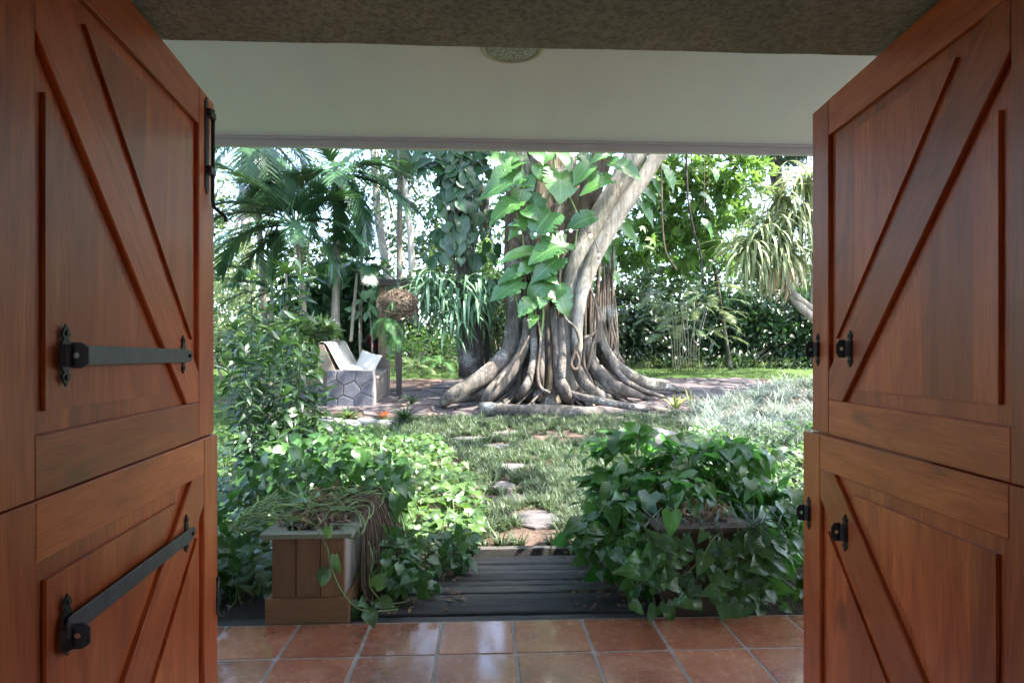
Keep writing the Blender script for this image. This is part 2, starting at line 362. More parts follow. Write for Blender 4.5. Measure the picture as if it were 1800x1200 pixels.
M['orange'] = leaf_mat('orange_bract', (.35, .07, .02), (.6, .16, .04), .5, .3, (.6, .2, .05), 0)
M['pandan'] = stripe_leaf('striped_screwpine_leaf', (.42, .45, .23), (.09, .16, .065))
M['deadblade'] = plain('dead_blade', (.42, .33, .20), .8, .3, 12)
M['liriope'] = stripe_leaf('white_striped_grass', (.40, .44, .37), (.12, .18, .11))
M['mondo'] = leaf_mat('mondo_grass', (.03, .055, .026), (.12, .16, .085), .5, .3, (.2, .3, .1), 0)
M['lawn'] = leaf_mat('lawn_grass', (.045, .09, .024), (.11, .165, .045), .6, .35, (.25, .4, .07), 0)
M['sans'] = stripe_leaf('yellow_edged_leaf', (.50, .48, .12), (.05, .12, .05), .4, .15)
# bulbs
m = N('clear_bulb_glass'); m.set((.92, .93, .95), .08, .6); M['bulb'] = m.m
m = N('lit_bulb_glass'); m.set((1., .6, .3), .3); m.b.inputs['Emission Color'].default_value = (1, .45, .16, 1); m.b.inputs['Emission Strength'].default_value = 2.0; M['bulb_on'] = m.m
m = N('prismatic_lens'); p = m.n('TexCoord').outputs['Object']; f = m.n('TexVoronoi', Vector=p, Scale=110.0).outputs[0]
m.bump(f, .9, .01); m.set(m.ramp(m.noise(p, 60, 3), [(.35, (.25, .28, .27)), (.7, (.7, .74, .72))]), .12, .8); M['lens'] = m.m
M['trim'] = plain('cream_light_trim', (.50, .51, .40), .4, .05, 10)

# ground material: three real surfaces chosen by zone attributes
m = N('garden_ground'); p = m.n('NewGeometry').outputs['Position']; lw = m.attr('lawn').outputs['Fac']
a = m.noise(p, 5, 6, .7); b = m.noise(p, 45, 5, .75)
soil = m.ramp(m.math('ADD', m.math('MULTIPLY', a, .5), m.math('MULTIPLY', b, .5)), [(.3, (.04, .027, .02)), (.5, (.11, .075, .058)), (.7, (.22, .16, .13))])
gr = m.ramp(m.math('ADD', m.math('MULTIPLY', m.noise(p, 2.2, 4), .4), m.math('MULTIPLY', m.noise(p, 90, 4, .8), .6)), [(.3, (.03, .06, .016)), (.7, (.10, .16, .04))])
m.bump(b, .8, .03); M['ground'] = m.set(m.mix(m.ramp(m.math('ADD', lw, m.math('MULTIPLY', m.math('SUBTRACT', a, .5), .5)), [(.45, (0, 0, 0)), (.55, (1, 1, 1))]), soil, gr), .95, .15)

# ------------------------------------------------------------------ leaf shapes
def T_(V, F, L):
    return {'V': np.array(V, float), 'S': np.array([len(f) for f in F]), 'I': np.array([i for f in F for i in f]), 'L': np.array(L, float)}
def leaf_t(wid, rows, fold=.25, droop=.3, back=0.0, notch=None, curl=0.0, seed=0):
    """wid: half widths along the blade (unit length). base at origin, tip at +Y, face +Z"""
    rs = random.Random(seed); V = []; F = []; L = []; n = rows
    for i in range(n + 1):
        t = i / n; w = float(np.interp(t, np.linspace(0, 1, len(wid)), wid)); y = t; z = -droop * t * t + .12 * t
        if notch and i in notch: w *= notch[i]
        wz = curl * math.sin(t * 7 + seed)
        yb = y - back * max(0, 1 - t * 4) * (1 if i < n else 0)
        V += [(-w, yb, z + fold * w + wz * w), (0, y, z), (w, yb, z + fold * w - wz * w)]
        L += [(-1, t, 0), (0, t, 0), (1, t, 0)]
    for i in range(n):
        a = i * 3; F += [(a, a + 1, a + 4, a + 3), (a + 1, a + 2, a + 5, a + 4)]
    return T_(V, F, L)
HEART = [.0, .36, .43, .40, .31, .19, .07, 0]
pothosT = [leaf_t([.16, .36, .42, .39, .32, .21, .09, 0], 7, .28, .32, .14, curl=c, seed=i) for i, c in enumerate((.10, -.12, .2, -.05))]
arrowT = [leaf_t([.20, .42, .36, .31, .25, .17, .08, 0], 7, .22, .28 + .1 * i, .24, curl=.12 * (i - 1), seed=i + 5) for i in range(4)]
lanceT = [leaf_t([.015, .07, .12, .135, .12, .085, .04, 0], 7, .35, d, curl=.1, seed=i) for i, d in enumerate((.25, .45, .7, .1))]
ovalT = [leaf_t([.02, .17, .25, .26, .2, .11, 0], 3, .25, .25, seed=i) for i in range(2)]
quadT = [leaf_t([.03, .28, .03], 2, .2, .15, seed=0)]
def strap_t(w, rows, arch, seed=0):
    V = []; F = []; L = []
    for i in range(rows + 1):
        t = i / rows; a = arch * t
        y = t if abs(arch) < 1e-3 else math.sin(a) / arch; z = 0 if abs(arch) < 1e-3 else (math.cos(a) - 1) / arch
        ww = w * (1 - t ** 3) * (.6 + .4 * min(1, t * 5)); V += [(-ww, y, z + ww * .3), (0, y, z), (ww, y, z + ww * .3)]; L += [(-1, t, 0), (0, t, 0), (1, t, 0)]
    for i in range(rows): a = i * 3; F += [(a, a + 1, a + 4, a + 3), (a + 1, a + 2, a + 5, a + 4)]
    return T_(V, F, L)
def giant_t(seed):
    rs = random.Random(seed); rows = 26; notch = {}
    for i in range(4, 24, 3):
        if rs.random() < .6: notch[i + rs.randint(0, 1)] = rs.uniform(.5, .85)
    return leaf_t([.22, .42, .47, .47, .44, .38, .29, .16, .02], rows, .22, .42, .14, notch=notch, curl=.08, seed=seed)
giantT = [giant_t(i) for i in range(6)]
def tuft_t(nb, w, seed, lean=1.0, rows=3, flat=False):
    rs = random.Random(seed); V = []; F = []; L = []
    for b in range(nb):
        az = rs.uniform(0, 6.283); ln = rs.uniform(.55, 1); ar = rs.uniform(.7, 2.0) * lean; r0 = rs.uniform(0, .12); st = rs.uniform(.05, .5)
        dx, dy = math.cos(az), math.sin(az); x = r0 * dx; y = r0 * dy; z = 0; o = len(V); bx, by = rs.uniform(-.1, .1), rs.uniform(-.1, .1)
        for i in range(rows + 1):
            t = i / rows; a = st + ar * t; ww = w * (1 - t * .85)
            V += [(x - dy * ww + bx, y + dx * ww + by, z), (x + dy * ww + bx, y - dx * ww + by, z)]; L += [(-1, t, 0), (1, t, 0)]
            x += dx * math.sin(a) * ln / rows; y += dy * math.sin(a) * ln / rows; z += math.cos(a) * ln / rows
        for i in range(rows): F.append((o + 2 * i, o + 2 * i + 1, o + 2 * i + 3, o + 2 * i + 2))
    return T_(V, F, L)
def frond_t(nl, ll, arch, lw=.035, vsh=.3, seed=0, rows=2, taper=True, droopl=.25):
    """a feather leaf of unit length: rachis with nl leaflets a side"""
    rs = random.Random(seed); V = []; F = []; L = []
    def P(t):
        a = arch * t; return np.array((0, math.sin(a) / arch if arch else t, (math.cos(a) - 1) / arch if arch else 0))
    def D(t): a = arch * t; return np.array((0, math.cos(a), -math.sin(a)))
    k = 8
    for i in range(k + 1):
        t = i / k; c = P(t); w = .011 * (1 - .8 * t); V += [tuple(c + (-w, 0, 0)), tuple(c + (w, 0, 0)), tuple(c + (0, 0, -w * 1.5))]; L += [(0, 1, 0)] * 3
    for i in range(k):
        a = 3 * i; F += [(a, a + 1, a + 4, a + 3), (a + 1, a + 2, a + 5, a + 4), (a + 2, a, a + 3, a + 5)]
    for i in range(nl):
        t = .14 + .86 * (i + .5) / nl; c = P(t); d = D(t); up = np.cross((1, 0, 0), d)
        for s in (-1, 1):
            l = ll * (math.sin(math.pi * min(1, t * .85 + .12)) ** .6 if taper else 1) * rs.uniform(.85, 1.1)
            fw = .45 + .55 * t + rs.uniform(-.08, .08); dr = np.array((s * 1.0, 0, 0)) + d * fw * 1.1 + up * (vsh + rs.uniform(-.12, .12)); dr /= np.linalg.norm(dr)
            o = len(V); wd = np.cross(dr, up); wd /= np.linalg.norm(wd)
            for j in range(rows + 1):
                q = j / rows; c2 = c + dr * l * q + np.array((0, 0, -droopl * l * q * q)); w = lw * .5 * (1 - q ** 2 * .95)
                V += [tuple(c2 - wd * w), tuple(c2 + wd * w)]; L += [(-1, q, 0), (1, q, 0)]
            for j in range(rows): F.append((o + 2 * j, o + 2 * j + 1, o + 2 * j + 3, o + 2 * j + 2))
    return T_(V, F, L)
def lobed_t():   # hand-shaped leaf
    V = []; F = []; L = []
    for a in (-70, -35, 0, 35, 70):
        c, s = math.cos(R_(a)), math.sin(R_(a)); l = 1 - abs(a) / 170; o = len(V)
        for (y, w) in ((0, .03), (.45, .12), (1, .01)):
            V += [(s * y * l - c * w, c * y * l + s * w, -.2 * y * y), (s * y * l + c * w, c * y * l - s * w, -.2 * y * y)]; L += [(-1, y, 0), (1, y, 0)]
        F += [(o, o + 1, o + 3, o + 2), (o + 2, o + 3, o + 5, o + 4)]
    return T_(V, F, L)
lobeT = [lobed_t()]
def frame(pos, d, up, s, w=1.0):
    d = np.array(d, float); d /= np.linalg.norm(d) + 1e-9; up = np.array(up, float); x = np.cross(d, up); nx = np.linalg.norm(x)
    if nx < 1e-4: x = np.cross(d, (1, .3, 0)); nx = np.linalg.norm(x)
    x /= nx; z = np.cross(x, d); m = np.eye(4); m[:3, 0] = x * s * w; m[:3, 1] = d * s; m[:3, 2] = z * s; m[:3, 3] = pos; return m
CAMP = np.array((0, 0, EYE))
def put_leaves(root, name, temps, mat, Ms, limit=300, rest='foliage', minpx=9.0, smooth=True):
    """the leaves that show largest become parts of their own, the others one part"""
    org = ORI[root]; Ms = list(Ms)
    key = [-(np.linalg.norm(m[:3, 1]) / max(.5, np.linalg.norm(m[:3, 3] - CAMP))) for m in Ms]
    order = np.argsort(key); big = [i for i in order if -key[i] * FPX > minpx][:limit]; bs = set(big)
    if big:
        mes = []
        for t in temps:
            b = MB(); b.tmpl(t, [np.eye(4)], [0.0]); mes.append(b.mesh(name, mat, None, smooth))
        for i in big:
            m = Ms[i].copy(); m[:3, 3] -= org
            o = bpy.data.objects.new(name, mes[i % len(mes)]); COL.objects.link(o); o.parent = root; o.matrix_local = Matrix(m.tolist())
    small = [i for i in range(len(Ms)) if i not in bs]
    if small:
        b = MB()
        for k, t in enumerate(temps):
            q = [i for i in small if i % len(temps) == k]
            if q: b.tmpl(t, [Ms[i] for i in q], npr.uniform(0, 1, len(q)))
        b.build(rest, mat, root, smooth=smooth, kind='stuff')
def rv(s=1.0): return np.array([rnd.gauss(0, s), rnd.gauss(0, s), rnd.gauss(0, s)])
def clump_ms(c, rad, n, size, ncl=14, up=.5, shell=.5, clr=.28, toward=None):
    """leaf frames gathered in clumps through an ellipsoid"""
    c = np.array(c, float); rad = np.array(rad, float); out = []
    cl = []
    for _ in range(ncl):
        d = rv(); d /= np.linalg.norm(d); cl.append(c + d * rad * (shell + (1 - shell) * rnd.random()))
    rr = float(np.mean(rad)) * clr
    for _ in range(n):
        q = rnd.choice(cl); e = rv(); e /= np.linalg.norm(e); p = q + e * rr * rnd.random() ** .4 * np.array((1.25, 1.25, .8))
        d = (p - c) / rad; d = d / (np.linalg.norm(d) + 1e-6) + rv(.6); d[2] -= .25
        out.append(frame(p, d, np.array((0, 0, 1)) * up + rv(.5), size * rnd.uniform(.65, 1.25)))
    return out

# ------------------------------------------------------------------ terrain
def lawn_zone(x, y):
    v = 0.0
    if y > 8.2 and x < -2.2 - max(0, (y - 10.2)) * 2.0: v = 1
    if 8.4 < y < 10.0 and x < -1.0: v = 1
    if y > 15.6 and y < 18.5: v = 1
    if y > 7 and x < -5: v = 1
    if x > 7 and y > 11: v = 1
    return v
xs = np.concatenate([np.linspace(-90, -16, 16)[:-1], np.arange(-16, 16, .2), np.linspace(16, 90, 16)])
ys = np.concatenate([np.linspace(-40, 3.0, 10)[:-1], np.arange(3.0, 24, .2), np.linspace(24, 260, 24)])
X, Y = np.meshgrid(xs, ys); Z = np.interp(Y, GY, GZ) + .012 * np.sin(X * 2.1 + 1) * np.sin(Y * 2.7) * (Y > 5)
Vg = np.stack([X, Y, Z], -1).reshape(-1, 3); nx, ny = len(xs), len(ys)
ii = (np.arange(ny - 1)[:, None] * nx + np.arange(nx - 1)[None, :]).ravel()
Ig = np.stack([ii, ii + 1, ii + nx + 1, ii + nx], -1).ravel()
lz = np.array([lawn_zone(a, b) for a, b in Vg[:, :2]])
g = bpy.data.objects.new('ground', raw_mesh('ground', Vg, np.full(len(ii), 4), Ig, M['ground'], {'lawn': lz}, True)); COL.objects.link(g); tagp(g, kind='structure')

# ------------------------------------------------------------------ tiled floor
def root_struct(name, loc=(0, 0, 0)):
    o = bpy.data.objects.new(name, None); COL.objects.link(o); o.location = loc; o['kind'] = 'structure'; ORI[o] = np.array(loc, float); return o
fl = root_struct('floor')
b = MB(); b.add(*box(-6, 6, -4.2, 3.212, -.25, -.0035)); b.build('grout', M['grout'], fl)
PT = .358; X0 = at(777, 1090, 3.21).x
tm = []
for v in range(4):
    j = [rnd.uniform(-.0015, .0015) for _ in range(8)]; h = PT / 2 - .0065
    P = []
    for (sx, sy) in ((-1, -1), (1, -1), (1, 1), (-1, 1)):
        for q in range(3):
            a = {(-1, -1): 180, (1, -1): 270, (1, 1): 0, (-1, 1): 90}[(sx, sy)] + q * 45
            P.append((sx * (h - .012) + .012 * math.cos(R_(a)) + rnd.uniform(-.0012, .0012), sy * (h - .012) + .012 * math.sin(R_(a)) + rnd.uniform(-.0012, .0012)))
    V, F = prism(P, -.012, 0, .003); bb = MB(); bb.add(V, F); tm.append(bb.mesh('tile', M['tile']))
k = 0
for iy in range(-4, 9):
    for ix in range(-8, 9):
        x = X0 + (ix + .5) * PT; y = 3.208 - (iy + .5) * PT
        if y < -.6 or abs(x) > 2.4: continue
        o = bpy.data.objects.new('tile', rnd.choice(tm)); COL.objects.link(o); o.parent = fl
        if iy < 0: bpy.data.objects.remove(o); continue
        o.location = (x, y, rnd.uniform(-.001, .001)); o.rotation_euler = (rnd.uniform(-.002, .002), rnd.uniform(-.002, .002), rnd.choice((0, math.pi / 2, math.pi)))

# ------------------------------------------------------------------ timber walk
bw = root_struct('boardwalk')
b = MB(); b.add(*box(-1.5, 1.6, 3.22, 4.42, -.2, -.055)); b.build('bed', M['soil'], bw)
edges = [3.222, 3.34, 3.545, 3.655, 3.76, 3.85, 3.97, 4.06, 4.17, 4.27, 4.385]
for i in range(len(edges) - 1):
    y0, y1 = edges[i] + .004, edges[i + 1] - .006
    xa = -.95 if i == 0 else -.56 + rnd.uniform(-.05, .05) + .045 * i; xb = 1.42 if i == 0 else 1.0 + rnd.uniform(-.05, .05) - .03 * i
    n = 30; top = []; V = []; F = []
    zt = -.014 - .002 * i + rnd.uniform(-.010, .006)
    for q in range(n + 1):
        x = xa + (xb - xa) * q / n; j0 = rnd.uniform(-.004, .002); j1 = rnd.uniform(-.005, .002); jz = rnd.uniform(-.0015, .0015)
        V += [(x, y0 + j0, -.06), (x, y0 + j0, zt - .006 + jz), (x, y0 + .008 + j0, zt + jz), (x, y1 - .008 + j1, zt + jz), (x, y1 + j1, zt - .006 + jz), (x, y1 + j1, -.06)]
    for q in range(n):
        for w in range(5): a = q * 6 + w; F.append((a, a + 6, a + 7, a + 1))
    F += [(0, 1, 2, 3, 4, 5), tuple(range(n * 6, n * 6 + 6))[::-1]]
    b = MB(); b.add(V, F, rnd.random()); b.build('plank', M['plank'], bw)
b = MB(); b.add(*box(-2.6, -.96, 3.225, 3.33, -.15, -.02)); b.build('plank', M['plank'], bw)
b = MB(); b.add(*box(-.12, .75, 4.39, 4.46, -.12, .002)); b.build('sleeper', M['plank'], bw)

# ------------------------------------------------------------------ stepping stones
def blob_poly(rx, ry, n=11, rough=.14):
    ph = rnd.uniform(0, 6.28); return [(rx * math.cos(2 * math.pi * i / n) * (1 + rnd.uniform(-rough, rough)), ry * math.sin(2 * math.pi * i / n) * (1 + rnd.uniform(-rough, rough))) for i in range(n)]
path = root_struct('garden_path')
STEPS = [(942, 914, 92, .26), (905, 878, 50, .17), (886, 856, 44, .2), (902, 822, 54, .22), (880, 786, 60, .2), (832, 772, 78, .17), (895, 762, 60, .16), (905, 967, 80, .05)]
for (px, py, wpx, ry) in STEPS:
    c = ground(px, py); rx = wpx / 2 * c.y / FPX; P = [(c.x + a, c.y + q) for a, q in blob_poly(rx, ry)]
    V, F = prism(P, c.z - .06, c.z + .022, .008); b = MB(); b.add(V, F, rnd.random()); b.build('stone', M['pathstone'], path)

# ------------------------------------------------------------------ flagstone paving round the tree
def clip(P, a, n):   # keep side where (p-a).n <= 0
    out = []
    for i in range(len(P)):
        p, q = P[i], P[(i + 1) % len(P)]; dp = (p - a) @ n; dq = (q - a) @ n
        if dp <= 0: out.append(p)
        if (dp < 0 < dq) or (dq < 0 < dp): out.append(p + (q - p) * dp / (dp - dq))
    return out
def voronoi(pts, bounds):
    pts = np.array(pts); cells = []
    x0, x1, y0, y1 = bounds
    for i, p in enumerate(pts):
        P = [np.array(q, float) for q in ((x0, y0), (x1, y0), (x1, y1), (x0, y1))]
        dd = np.linalg.norm(pts - p, axis=1)
        for j in np.argsort(dd)[1:16]:
            P = clip(P, (p + pts[j]) / 2, pts[j] - p)
            if len(P) < 3: break
        cells.append(P)
    return cells
pv = root_struct('pavement')
pts = []
for i, y in enumerate(np.arange(9.9, 16, .48)):
    for x in np.arange(-4.4, 7.6, .62): pts.append((x + (i % 2) * .3 + rnd.uniform(-.2, .2), y + rnd.uniform(-.15, .15)))
def paved(x, y):
    if y < 10.2 + max(0, (abs(x - 1) - 1.5)) * .25 or y > 15.4: return False
    if y < 12.4 and (x > 3.4 + (y - 10) * .5): return False
    if x > 6.6 or x < -3.6: return False
    if y > 13.6 and x < -1.0: return False
    return math.hypot(x - 1.25, y - 12.1) > .8
cells = voronoi(pts, (-5, 8.5, 9.4, 16.5))
for p, P in zip(pts, cells):
    if len(P) < 3 or not paved(*p): continue
    Q = poly_inset(P, .022); b = MB(); h = rnd.uniform(.012, .035); tx, ty = rnd.uniform(-.015, .015), rnd.uniform(-.015, .015)
    V, F = prism(Q, -.05, h, .01); V = [(v[0], v[1], v[2] + gz(0, v[1]) + (v[0] - p[0]) * tx + (v[1] - p[1]) * ty) for v in V]
    b.add(V, F, rnd.random()); b.build('stone', M['slate'], pv)

# ------------------------------------------------------------------ house: lintel, walls, ceiling, fascia
house = thing('house', 'house front seen from inside with rough concrete lintel and pale green porch ceiling', 'house', (0, 1.4, 0))
def hb(name, mat, *a, ch=None):
    b = MB(); b.add(*box(*a)); return b.build(name, mat, house)
# lintel with slightly uneven lower edge
V = []; F = []; n = 90
for q in range(n + 1):
    x = -4 + 8.4 * q / n; e = rnd.uniform(-.003, .003)
    V += [(x, .72, 2.7), (x, .72, 2.225), (x, 1.2, 2.222), (x, 1.765 + e, 2.222 + e), (x, 1.78 + e, 2.235), (x, 1.78, 2.7)]
for q in range(n):
    for w in range(5): a = q * 6 + w; F.append((a, a + 1, a + 7, a + 6))
b = MB(); b.add(V, F); b.build('lintel', M['stucco'], house)
hb('wall', M['stucco'], -4.0, -1.02, .80, 1.76, -.05, 2.221); hb('wall', M['stucco'], 1.30, 4.4, .80, 1.76, -.05, 2.221)
hb('jamb', M['door'], -1.018, -.86, .80, .93, 0, 2.22); hb('jamb', M['door'], 1.145, 1.298, .88, 1.05, 0, 2.22)
hb('wall', M['plaster'], -4.0, -1.02, .70, .798, -.05, 2.69); hb('wall', M['plaster'], 1.30, 4.4, .70, .798, -.05, 2.69)
hb('wall', M['plaster'], -4.1, -4.0, -4.0, .798, -.05, 2.69); hb('wall', M['plaster'], 4.4, 4.5, -4.0, .798, -.05, 2.69)
hb('wall', M['plaster'], -4.1, -1.6, -4.1, -4.0, -.05, 2.69); hb('wall', M['plaster'], 1.9, 4.5, -4.1, -4.0, -.05, 2.69); hb('wall', M['plaster'], -1.6, 1.9, -4.1, -4.0, 2.2, 2.69); hb('wall', M['plaster'], -1.6, 1.9, -4.1, -4.0, -.05, .9)  # unseen back wall; window gap added to let light onto the doors
hb('room_ceiling', M['plaster'], -4.1, 4.5, -4.1, .715, 2.69, 2.73)
CZ = 2.65; CY = 3.76
hb('porch_ceiling', M['ceil'], -6, 6.5, 1.782, CY, CZ, CZ + .03)
hb('roof', M['concrete'], -6, 6.5, -4.2, CY + .06, CZ + .085, CZ + .30)
fb = MB(); fb.add(*box(-6, 6.5, CY + .002, CY + .035, CZ - .056, CZ + .10)); fb.add(*box(-6, 6.5, CY - .018, CY + .0, CZ - .014, CZ - .001)); fb.build('fascia', M['fascia'], house)
# downlight
lc = at(899, 70, 2.68); lx, ly = lc.x, 2.62
dl = thing('ceiling_light', 'round recessed ceiling light with prismatic glass lens and cream rim', 'light', (lx, ly, CZ))
def ring(cx, cy, prof, n=40):
    V = []; F = []
    for (r, z) in prof:
        for j in range(n): V.append((cx + r * math.cos(2 * math.pi * j / n), cy + r * math.sin(2 * math.pi * j / n), z))
    for i in range(len(prof) - 1):
        for j in range(n): F.append((i * n + j, i * n + (j + 1) % n, (i + 1) * n + (j + 1) % n, (i + 1) * n + j))
    return V, F
b = MB(); b.add(*ring(lx, ly, [(.136, CZ - .001), (.134, CZ - .010), (.124, CZ - .014), (.113, CZ - .010), (.110, CZ - .002)])); b.build('trim', M['trim'], dl, smooth=True)
V, F = ring(lx, ly, [(.110, CZ - .003), (.104, CZ - .012), (.07, CZ - .018), (.03, CZ - .020), (.001, CZ - .0205)]); b = MB(); b.add(V, F); b.build('lens', M['lens'], dl, smooth=True)

# ------------------------------------------------------------------ the four door leaves
def grain(pts, ang):   # coordinates along the grain
    c, s = math.cos(ang), math.sin(ang); o = (rnd.uniform(-5, 5), rnd.uniform(-5, 5))
    return np.array([(p[0] * c + p[2] * s + o[0], -p[0] * s + p[2] * c + o[1], p[1]) for p in pts])
def make_door(side, upper, W, fs, hs, edge, D, label):
    """side -1 left, +1 right. edge: free-edge ground point, D: unit vector free edge -> hinge"""
    hinge = np.array(edge) + np.array(D) * W; ang = math.atan2(-D[1], -D[0])
    root = thing('door', label, 'door', (hinge[0], hinge[1], 0), 'lower and upper halves of the open wooden double doors', rotz=ang)
    ORI[root] = np.zeros(3)
    z0, z1 = (1.0945, 2.200) if upper else (.02, 1.0915)
    a0, a1 = (1.208, 2.082) if upper else (.19, .980)
    fx = lambda u, z, w: (W - u, side * w, z)
    def piece(name, P, w0, w1, ang, ch=.0022, mat='door'):
        V, F = prism(P, w0, w1, ch, fx); b = MB(); b.add(V, F, rnd.random(), grain(V, ang)); return b.build(name, M[mat], root)
    TH = -.045
    piece('stile', [(0, z0), (fs, z0), (fs, z1), (0, z1)], TH, 0, math.pi / 2, .003)
    piece('stile', [(hs, z0), (W, z0), (W, z1), (hs, z1)], TH, 0, math.pi / 2)
    piece('rail', [(fs + .0006, a1), (hs - .0006, a1), (hs - .0006, z1), (fs + .0006, z1)], TH, -.0004, 0, .002)
    piece('rail', [(fs + .0006, z0), (hs - .0006, z0), (hs - .0006, a0), (fs + .0006, a0)], TH, -.0004, 0, .002)
    # diagonal brace between the opening's corners
    k = (hs - fs) / .855
    if upper: B = [(fs, a0), (fs + .099 * k, a0), (hs, 1.938 if side < 0 else 1.972), (hs, a1), (hs - .085 * k, a1), (fs, 1.302)]
    else: B = [(fs, .980), (fs, .885), (hs - .10 * k, a0), (hs, a0), (hs, a0 + .10), (fs + .099 * k, .980)]
    av = math.atan2((B[3][1] + B[4][1] - 2 * a0) if upper else (a0 - .93), (-(hs - fs)) if True else 1)
    Bi = poly_inset(B, .0006); piece('brace', Bi, -.03, -.0008, (math.pi - abs(math.atan2(.85, .855))) if upper else abs(math.atan2(.79, .855)), .0025)
    # recessed field and raised panels, each glued up from upright boards
    field = [(fs, a0), (hs, a0), (hs, a1), (fs, a1)]
    if upper:
        tri_h = [(hs, a0), (hs, B[2][1]), (fs + .099 * k, a0)]; tri_f = [(fs, B[5][1]), (B[4][0], a1), (fs, a1)]
    else:
        tri_h = [(fs + .099 * k, a1), (hs, a0 + .10), (hs, a1)]; tri_f = [(fs, a0), (hs - .10 * k, a0), (fs, .885)]
    for tri, cuts in ((tri_h, (.36, .66, .86)), (tri_f, (.30, .52, .75))):
        tri = [np.array(q) for q in tri]; cs = [-1] + [c * k for c in cuts] + [9]
        mar = .042
        inner = [np.array(q) for q in poly_inset([tuple(t) for t in tri], mar)]
        for j in range(len(cs) - 1):
            for P, w0, w1, nm, ch in ((tri, TH + .008, -.0145, 'panel_margin', 0), (inner, -.03, -.0055, 'panel_board', 0.0)):
                Q = clip(clip(list(P), np.array((cs[j + 1], 0)), np.array((1., 0))), np.array((cs[j], 0)), np.array((-1., 0)))
                if len(Q) < 3: continue
                Q = [(q[0], q[1]) for q in Q]; piece(nm, Q, w0, w1, math.pi / 2, ch)
    # ---- iron hardware
    def plate(u, z, h=.118, wd=.030, mat='iron'):
        pr = [(0, h / 2), (wd * .35, h * .40), (wd * .5, h * .33), (wd * .22, h * .28), (wd * .5, h * .20), (wd * .5, h * .12)]
        P = [(u + a, z + q) for a, q in pr] + [(u + a, z - q) for a, q in pr[::-1]] + [(u - a, z - q) for a, q in pr[1:]] + [(u - a, z + q) for a, q in pr[1:][::-1]]
        V, F = prism(P, -.0003, .0035, 0, fx); b = MB(); b.add(V, F)
        for q in (-1, 1):
            cx = [(u + .006 * math.cos(t * math.pi / 4), z + q * h * .36 + .006 * math.sin(t * math.pi / 4)) for t in range(8)]; b.add(*prism(cx, .0035, .0065, .0015, fx))
        return b.build('keeper_plate', M[mat], root)
    def flange(u, z, hh=.052, out=.040, par=None):
        """L bracket: the leg that stands off the door, with a screw hole"""
        b = MB(); fy = lambda a, q, h: (W - (u + h), side * a, z + q); t = .004; n = 10
        H = [(.022 + .006 * math.cos(2 * math.pi * i / n), .006 * math.sin(2 * math.pi * i / n)) for i in range(n)]
        def outl(i):
            a = 2 * math.pi * i / n; c, s_ = math.cos(a), math.sin(a); r = min((out / 2 - .001) / max(abs(c), 1e-6), (hh / 2) / max(abs(s_), 1e-6)); r = min(r, math.hypot(out, hh) / 2 * .9)
            return (out / 2 + r * c + .001, r * s_)
        O = [outl(i) for i in range(n)]
        V = []; F = []
        for h in (0, t): V += [fy(*p, h) for p in O] + [fy(*p, h) for p in H]
        for i in range(n):
            j = (i + 1) % n; F += [(i, j, n + j, n + i), (2 * n + i, 3 * n + i, 3 * n + j, 2 * n + j), (i, 2 * n + i, 2 * n + j, j), (n + i, n + j, 3 * n + j, 3 * n + i)]
        b.add(V, F)
        # rounded heel hugging the plate
        P = [(0, .0036), (.020, .0036), (.020, .010), (.010, .018), (0, .012)]
        V = [(W - (u + t + p[0]), side * p[1], z + q) for q in (-hh * .42, hh * .42) for p in P]; n5 = 5
        b.add(V, [tuple(range(5)), tuple(range(5, 10))[::-1]] + [(i, (i + 1) % 5, 5 + (i + 1) % 5, 5 + i) for i in range(5)])
        o = b.build('bracket', M['iron'], root)
        if par: o.parent = par
        return o
    if side < 0:
        zb = 1.353 if upper else .832
        p1 = plate(.905, zb, .12); flange(.905, zb - (.0 if upper else .022), .050, .044, p1); plate(.285, zb + .004, .11, .026)
        pr = [(.925, zb - .02), (.925, zb + .02), (.27, zb + .019), (.262, zb + .012), (.258, zb + .014), (.243, zb), (.258, zb - .014), (.262, zb - .012), (.27, zb - .019)]
        V, F = prism(pr, .012, .0155, .001, fx); b = MB(); b.add(V, F); lb = b.build('latch_bar', M['steelbar'], root)
        b = MB()
        for (u, q) in ((.275, 0), (.915, 0)):
            cx = [(u + .006 * math.cos(t * math.pi / 4), zb + q + .006 * math.sin(t * math.pi / 4)) for t in range(8)]; b.add(*prism(cx, .002, .021, .002, fx))
        o = b.build('pivot_pin', M['iron'], root); o.parent = lb
        if upper:
            b = MB(); P = [(.095, 1.895), (.080, 1.875), (.065, 1.895), (.065, 2.175), (.080, 2.19), (.095, 2.175)]; b.add(*prism(P, 0, .004, .001, fx))
            for z in (2.14, 1.955): b.add(*prism([(.04, z - .012), (.09, z - .012), (.09, z + .012), (.04, z + .012)], .004, .020, .003, fx))
            bp = b.build('bolt_plate', M['iron'], root)
            rp = [fx(.052, 2.16, .013), fx(.052, 2.0, .013), fx(.052, 1.86, .013), fx(.045, 1.838, .02), fx(.03, 1.826, .034), fx(.022, 1.815, .042), fx(.020, 1.800, .044)]
            b = MB(); add_tube(b, rp, [.0062] * 6 + [.0062], 8, 3); o = b.build('bolt_rod', M['iron'], root, smooth=True); o.parent = bp
        else:
            b = MB(); rp = [fx(.03, .62, .010), fx(.03, .50, .010), fx(.022, .485, .03), fx(.02, .52, .04)]; add_tube(b, rp, [.005] * 4, 7, 3); b.build('hook', M['iron'], root, smooth=True)
    else:
        zb = 1.375 if upper else .815
        for u in ((.045, .268) if upper else (.045, .285)):
            pl = plate(u, zb, .112, .028); flange(u - .012, zb, .055, .038, pl)
    return root
EL = np.array((-0.9027, 2.1510)); DL = np.array((.1050, -.99447)); ER = np.array((1.1534, 2.1379)); DR = np.array((-.0925, -.9957))
